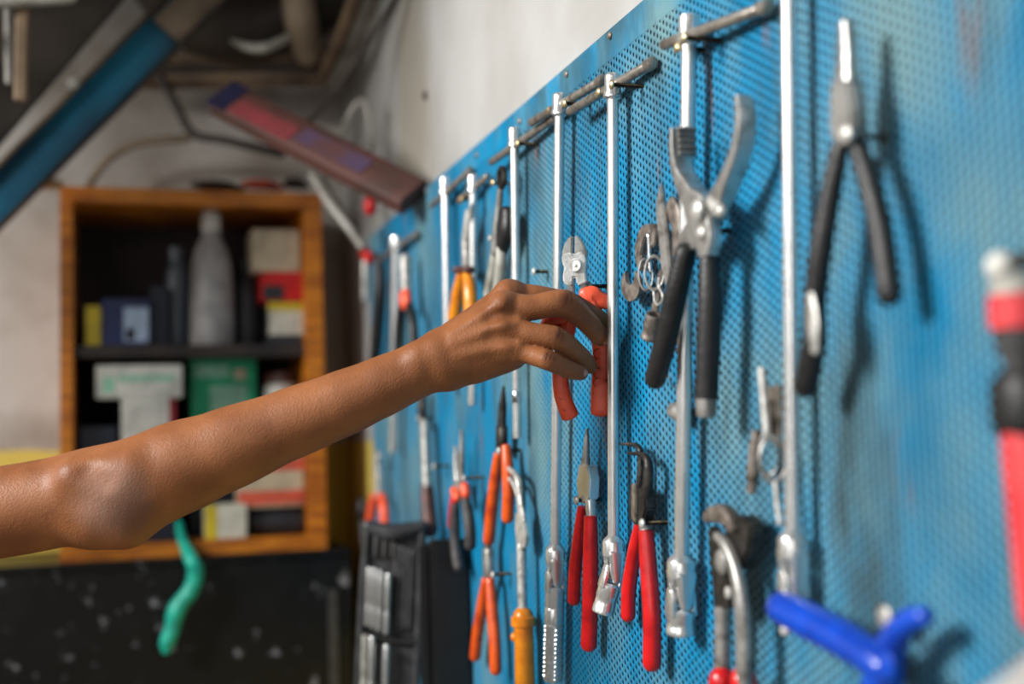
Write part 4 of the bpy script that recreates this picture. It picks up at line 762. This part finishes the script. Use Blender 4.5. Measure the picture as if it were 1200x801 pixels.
# ------------------------------------------------------------------ reaching arm and hand: one continuous skin surface
HD = 1.045
def cam3(u, v, dz=0.0):                        # metres in the camera's axes, dz towards the camera
    d = HD - dz; return np.array(((u - 600.0) / F * d, -(v - 400.5) / F * d, -d))
class Field:
    def __init__(s, lo, hi, h):
        s.lo = np.array(lo); s.h = h; s.n = np.ceil((np.array(hi) - s.lo) / h).astype(int) + 1
        s.f = np.full(s.n, 1.0, np.float32)
    def sub(s, lo, hi):
        a = np.clip(np.floor((lo - s.lo) / s.h).astype(int), 0, s.n - 1); b = np.clip(np.ceil((hi - s.lo) / s.h).astype(int) + 1, 1, s.n)
        sl = tuple(slice(i, j) for i, j in zip(a, b))
        g = [(s.lo[k] + s.h * np.arange(a[k], b[k])).astype(np.float32) for k in range(3)]
        return sl, g[0][:, None, None], g[1][None, :, None], g[2][None, None, :]
    def mix(s, sl, d, k, cut=False):
        o = s.f[sl]
        if cut:
            d = -d; h = np.clip(0.5 - 0.5 * (o - d) / k, 0, 1); s.f[sl] = o * (1 - h) + d * h + k * h * (1 - h)
        else:
            h = np.clip(0.5 + 0.5 * (o - d) / k, 0, 1); s.f[sl] = o * (1 - h) + d * h - k * h * (1 - h)
    def cap(s, a, b, ra, rb, k=0.006, flat=None, cut=False):
        """tapered capsule; flat = (direction, factor) squashes it along a direction"""
        a = np.asarray(a, float); b = np.asarray(b, float); m = max(ra, rb) + k + 0.006
        sl, X, Y, Z = s.sub(np.minimum(a, b) - m, np.maximum(a, b) + m)
        ab = b - a; L2 = float(ab @ ab) + 1e-12
        px, py, pz = X - a[0], Y - a[1], Z - a[2]
        t = np.clip((px * ab[0] + py * ab[1] + pz * ab[2]) / L2, 0, 1)
        qx, qy, qz = px - t * ab[0], py - t * ab[1], pz - t * ab[2]
        if flat is not None:
            n, fc = flat; w = (qx * n[0] + qy * n[1] + qz * n[2]) * (1 / fc - 1)
            qx, qy, qz = qx + w * n[0], qy + w * n[1], qz + w * n[2]
        d = np.sqrt(qx * qx + qy * qy + qz * qz) - (ra + (rb - ra) * t)
        s.mix(sl, d, k, cut)
    def chain(s, pts, rad, k=0.006, flat=None):
        for i in range(len(pts) - 1): s.cap(pts[i], pts[i + 1], rad[i], rad[i + 1], k, flat)
    def mesh(s):
        f = s.f; neg = f < 0; n = s.n
        c = np.zeros(tuple(n - 1), np.int8)
        for i in (0, 1):
            for j in (0, 1):
                for k in (0, 1): c += neg[i:n[0] - 1 + i, j:n[1] - 1 + j, k:n[2] - 1 + k]
        act = np.argwhere((c > 0) & (c < 8)); idx = np.full(tuple(n - 1), -1, np.int64); idx[tuple(act.T)] = np.arange(len(act))
        acc = np.zeros((len(act), 3)); cnt = np.zeros(len(act))
        cor = [(i, j, k) for i in (0, 1) for j in (0, 1) for k in (0, 1)]
        val = {q: f[tuple((act + q).T)] for q in cor}
        for q in cor:
            for ax in range(3):
                if q[ax] == 0:
                    r = list(q); r[ax] = 1; r = tuple(r); a = val[q]; b = val[r]
                    x = (a < 0) != (b < 0); t = np.where(x, a / np.where(x, a - b, 1), 0)
                    p = np.tile(np.array(q, float), (len(act), 1)); p[:, ax] = t
                    acc += p * x[:, None]; cnt += x
        V = s.lo + (act + acc / cnt[:, None]) * s.h
        quads = []
        for ax in range(3):
            sl0 = [slice(None)] * 3; sl1 = [slice(None)] * 3; sl0[ax] = slice(0, -1); sl1[ax] = slice(1, None)
            e = np.argwhere(neg[tuple(sl0)] != neg[tuple(sl1)])
            u_, v_ = (ax + 1) % 3, (ax + 2) % 3
            e = e[(e[:, u_] > 0) & (e[:, v_] > 0) & (e[:, u_] < n[u_] - 1) & (e[:, v_] < n[v_] - 1) & (e[:, ax] < n[ax] - 1)]
            flip = neg[tuple(e.T)]
            def at(du, dv):
                g = e.copy(); g[:, u_] -= du; g[:, v_] -= dv; return idx[tuple(g.T)]
            q = np.stack([at(1, 1), at(0, 1), at(0, 0), at(1, 0)], 1)
            q[~flip] = q[~flip][:, ::-1]; quads.append(q)
        Q = np.concatenate(quads); Q = Q[(Q >= 0).all(1)]
        return V, Q
_c = cam3
fld = Field(_c(-330, 740, 0.0) + np.array((0, 0, -0.075)), _c(722, 300, 0.0) + np.array((0, 0, 0.062)), 0.0012)
fld.f[:] = 0.2
# arm: upper arm, elbow, forearm, wrist
ARM = [(-320, 640, .0, 58), (-120, 618, .0, 56), (0, 600, .0, 53.5), (62, 589, .0, 53), (112, 578, .0, 55), (160, 568, .002, 56), (206, 549, .002, 54.5), (261, 528, .003, 48.5), (336, 498, .003, 41.5), (395, 475, .003, 38.5), (440, 456, .002, 35.5), (482, 437, .001, 32.5), (510, 424, .0, 30.5)]
_ap, _ar = catmull([Vector(_c(a[0], a[1], a[2])) for a in ARM], [(a[3] / 1388,) * 2 for a in ARM], 10)
fld.chain(_ap, [r[0] for r in _ar], 0.0004)
fld.cap(_c(118, 612, 0.012), _c(146, 618, 0.012), 0.019, 0.016, 0.024)          # elbow point
fld.cap(_c(88, 556, 0.030), _c(150, 552, 0.030), 0.010, 0.010, 0.02)
fld.cap(_c(100, 552, 0.048), _c(116, 566, 0.051), 0.003, 0.0025, 0.016, cut=True)   # crease above the elbow
fld.cap(_c(494, 418, 0.012), _c(508, 413, 0.012), 0.010, 0.009, 0.014)          # wrist bone
# metacarpals
K = {}
carp = {'i': (520, 407, -.008), 'm': (521, 411, .004), 'r': (522, 422, .006), 'p': (527, 434, .003)}
mcp = {'i': (598, 347, -.020), 'm': (590, 361, .006), 'r': (592, 385, .013), 'p': (597, 408, .012)}
rm = {'i': (.0150, .0125), 'm': (.0150, .0125), 'r': (.0145, .0115), 'p': (.0150, .0112)}
for q in 'imrp': fld.cap(_c(*carp[q]), _c(*mcp[q]), rm[q][0], rm[q][1], 0.013)
fld.cap(_c(530, 415, -.016), _c(590, 378, -.022), 0.019, 0.019, 0.014)          # palm bulk
fld.cap(_c(532, 430, -.006), _c(590, 416, -.004), 0.0150, 0.0125, 0.012)        # heel of the little finger side
fld.cap(_c(560, 434, .004), _c(604, 418, .006), 0.0075, 0.0085, 0.012)
# knuckle heads and tendons
for q, (u, v, z), r in (('i', (594, 340, -.012), .0085), ('m', (590, 354, .0125), .0082), ('r', (591, 381, .0195), .0075), ('p', (595, 404, .0185), .0075)):
    fld.cap(_c(u, v, z), _c(u + 6, v + 1, z - .001), r, r * .95, 0.010)
fld.cap(_c(532, 392, .0165), _c(588, 356, .0185), 0.0020, 0.0024, 0.008)
fld.cap(_c(532, 402, .0195), _c(590, 380, .0235), 0.0022, 0.0026, 0.008)
fld.cap(_c(536, 416, .0195), _c(592, 404, .0225), 0.0016, 0.0020, 0.008)
fld.cap(_c(612, 346, .016), _c(600, 368, .020), 0.0030, 0.003, 0.008, cut=True)  # hollows between the knuckles
fld.cap(_c(575, 370, .026), _c(602, 372, .022), 0.0032, 0.003, 0.008, cut=True)
fld.cap(_c(575, 394, .031), _c(604, 396, .025), 0.0030, 0.003, 0.008, cut=True)
# fingers: joints and radii
FING = {
 'i': ([(598, 347, -.020), (634, 349, -.020), (668, 357, -.026), (694, 369, -.038), (707, 377, -.046)], [.0118, .0102, .0102, .0084, .0070]),
 'm': ([(590, 361, .006), (626, 360, .010), (661, 356, .008), (690, 379, -.006), (702, 395, -.016)], [.0118, .0106, .0110, .0090, .0076]),
 'r': ([(592, 385, .013), (624, 391, .019), (653, 397, .018), (679, 416, .002), (691, 429, -.010)], [.0108, .0092, .0096, .0080, .0066]),
 'p': ([(597, 408, .012), (622, 415, .019), (643, 422, .024), (666, 432.5, .016), (681, 437, .010)], [.0102, .0082, .0084, .0073, .0060])}
for q, (p, r) in FING.items():
    fld2 = [_c(*a) for a in p]
    mid = fld2[0] * 0.45 + fld2[1] * 0.55
    fld.cap(fld2[0], mid, r[0], r[0] * 0.45 + r[1] * 0.55, 0.006)
    fp_, fr_ = catmull([Vector(x) for x in [mid] + fld2[1:]], [(x,) * 2 for x in [r[0] * 0.45 + r[1] * 0.55] + r[1:]], 5)
    fld.chain(fp_, [x[0] for x in fr_], 0.0011)
    d = fld2[2] - (fld2[1] + fld2[3]) / 2; d /= np.linalg.norm(d)
    fld.cap(fld2[2] + d * r[2] * .30 - (fld2[3] - fld2[1]) * .03, fld2[2] + d * r[2] * .30 + (fld2[3] - fld2[1]) * .03, r[2] * .80, r[2] * .80, 0.0028)
# thumb behind the palm, its tip in the gap between middle and ring finger
TH = [_c(545, 420, -.026), _c(596, 408, -.050), _c(630, 398, -.052), _c(647, 394, -.048), _c(653, 393, -.046)]
fld.chain(TH, [.017, .0145, .0118, .0100, .0088], 0.006)
# creases over the middle joints of ring and little finger, and of the middle finger
def creases(q, n, depth):
    p, r = FING[q]; c = _c(*p[2]); t = _c(*p[3]) - _c(*p[1]); t /= np.linalg.norm(t)
    out = np.array((0.1, 0.55, 0.83)); out -= t * (out @ t); out /= np.linalg.norm(out); sd = np.cross(t, out)
    for i in range(n):
        o = c + t * (i - (n - 1) / 2) * 0.0032 + out * (r[2] * 1.10)
        for s in (-1, 1):
            fld.cap(o, o + sd * s * r[2] * .62 - out * r[2] * .22, depth, depth * .6, 0.0014, cut=True)
creases('m', 2, .0003); creases('r', 3, .0004); creases('p', 3, .00035)
HV, HQ = fld.mesh()
del fld
R3 = np.array(M)
HWv = HV @ R3.T + np.array(CAM)
armo = thing('person', 'bare brown right arm reaching in from the left, hand gripping the cutters', 'person', PD(100, 640, HD))
me = bpy.data.meshes.new('arm_and_hand'); al = np.array(armo.location)
me.vertices.add(len(HWv)); me.vertices.foreach_set('co', (HWv - al).astype(np.float32).ravel())
nf = len(HQ); me.loops.add(nf * 4); me.loops.foreach_set('vertex_index', HQ.astype(np.int32).ravel())
me.polygons.add(nf); me.polygons.foreach_set('loop_start', (np.arange(nf) * 4).astype(np.int32)); me.polygons.foreach_set('loop_total', np.full(nf, 4, np.int32))
me.update(calc_edges=True); me.validate()
me.polygons.foreach_set('use_smooth', np.ones(nf, bool))
def skin_material():
    m = bpy.data.materials.new('brown_skin'); m.use_nodes = True; nt = m.node_tree; N = nt.nodes.new; L = nt.links.new; b = nt.nodes['Principled BSDF']
    geo = N('ShaderNodeNewGeometry')
    n1 = N('ShaderNodeTexNoise'); n1.inputs['Scale'].default_value = 22; n1.inputs['Detail'].default_value = 5; L(geo.outputs['Position'], n1.inputs['Vector'])
    rp = N('ShaderNodeValToRGB'); L(n1.outputs[0], rp.inputs[0]); rp.color_ramp.elements[0].position = 0.3; rp.color_ramp.elements[0].color = rgb(122, 73, 42); rp.color_ramp.elements[1].position = 0.72; rp.color_ramp.elements[1].color = rgb(156, 99, 61)
    def spot(base, c, r0, r1, color, amt):
        dv = N('ShaderNodeVectorMath'); dv.operation = 'DISTANCE'; L(geo.outputs['Position'], dv.inputs[0]); dv.inputs[1].default_value = c
        ad = N('ShaderNodeMath'); ad.operation = 'MULTIPLY_ADD'; L(n1.outputs[0], ad.inputs[0]); ad.inputs[1].default_value = r0 * 0.8; L(dv.outputs['Value'], ad.inputs[2])
        mr = N('ShaderNodeMapRange'); mr.interpolation_type = 'SMOOTHSTEP'; L(ad.outputs[0], mr.inputs[0]); mr.inputs[1].default_value = r0; mr.inputs[2].default_value = r1; mr.inputs[3].default_value = amt; mr.inputs[4].default_value = 0
        mx = N('ShaderNodeMix'); mx.data_type = 'RGBA'; L(mr.outputs[0], mx.inputs[0]); L(base, mx.inputs[6]); mx.inputs[7].default_value = color
        return mx.outputs[2]
    c = spot(rp.outputs[0], PD(132, 590, HD - .04), .022, .052, rgb(168, 134, 120), 0.6)      # dry ashen elbow skin
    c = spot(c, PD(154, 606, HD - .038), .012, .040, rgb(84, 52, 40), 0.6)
    for q in 'imrp':                                                                          # darker finger joints
        p, r = FING[q]; u, v, z = p[2]; c = spot(c, PD(u, v - 4, HD - z - r[2] * .8), .003, .011, rgb(78, 40, 28), 0.75)
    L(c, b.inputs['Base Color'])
    vo = N('ShaderNodeTexVoronoi'); vo.inputs['Scale'].default_value = 620; L(geo.outputs['Position'], vo.inputs['Vector'])
    n2 = N('ShaderNodeTexNoise'); n2.inputs['Scale'].default_value = 260; n2.inputs['Detail'].default_value = 5; L(geo.outputs['Position'], n2.inputs['Vector'])
    ad = N('ShaderNodeMath'); ad.operation = 'ADD'; L(vo.outputs[0], ad.inputs[0]); L(n2.outputs[0], ad.inputs[1])
    bp = N('ShaderNodeBump'); bp.inputs['Strength'].default_value = 0.28; bp.inputs['Distance'].default_value = 0.0008; L(ad.outputs[0], bp.inputs['Height']); L(bp.outputs[0], b.inputs['Normal'])
    b.inputs['Roughness'].default_value = 0.5; b.inputs['Specular IOR Level'].default_value = 0.33
    b.inputs['Subsurface Weight'].default_value = 0.12; b.inputs['Subsurface Radius'].default_value = (0.012, 0.005, 0.003); b.inputs['Subsurface Scale'].default_value = 0.35
    return m
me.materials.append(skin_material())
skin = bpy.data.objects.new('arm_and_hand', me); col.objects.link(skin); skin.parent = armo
sm = skin.modifiers.new('smooth', 'SMOOTH'); sm.factor = 0.5; sm.iterations = 3
NAIL = mat('finger_nail', rgb(188, 138, 112), 0.3, 0, rgb(170, 118, 96), 60, 0.4, coat=0.2)
def nail(tip, prev, out, w, l, lift):
    tip = M @ Vector(tip) ; prev = M @ Vector(prev); out = M @ Vector(out)
    t = (tip - prev).normalized(); o = (out - t * out.dot(t)).normalized(); s = t.cross(o)
    c = CAM + tip + o * lift
    V = []; Fc = []; nu, nv = 7, 7
    for i in range(nu):
        for j in range(nv):
            a = -1 + 2 * i / (nu - 1); b = -1 + 2 * j / (nv - 1)
            wx = w * (1 - 0.12 * max(b, 0) ** 2); lim = 1 - 0.35 * a * a * (1 if b > 0 else 0.6)
            V.append(c + s * (a * wx) + t * (b * l * lim) + o * (-0.38 * w * a * a - 0.10 * l * b * b))
    for i in range(nu - 1):
        for j in range(nv - 1): q = i * nv + j; Fc.append((q, q + 1, q + nv + 1, q + nv))
    k = len(V); V += [p - o * 0.0012 for p in V]; Fc += [tuple(x + k for x in f[::-1]) for f in Fc]
    part('finger_nail', (V, Fc), NAIL, armo, 'pale finger nail')
nail(_c(706, 376.5, -.045), _c(694, 369, -.038), (0.45, 0.1, 0.88), .0044, .0052, .0066)
nail(_c(703.5, 396, -.017), _c(690, 379, -.006), (0.5, 0.1, 0.86), .0048, .0056, .0074)
nail(_c(690, 428.5, -.009), _c(679, 416, .002), (0.80, -0.25, 0.55), .0040, .0046, .0064)
nail(_c(680, 436.5, .011), _c(666, 432.5, .016), (0.55, 0.1, 0.83), .0036, .0042, .0060)
part('sleeve', sweep([PD(-175, 624, HD), PD(-230, 630, HD), PD(-320, 640, HD), PD(-400, 640, HD)], [0.047, 0.050, 0.056, 0.060], 28, N=Vector((0, -1, 0)), cap=(0, 1)), mat('navy_cotton', rgb(38, 44, 62), 0.85, 0, rgb(30, 35, 50), 40, 0.5, 0.4, 300), armo, 'dark navy cotton sleeve')
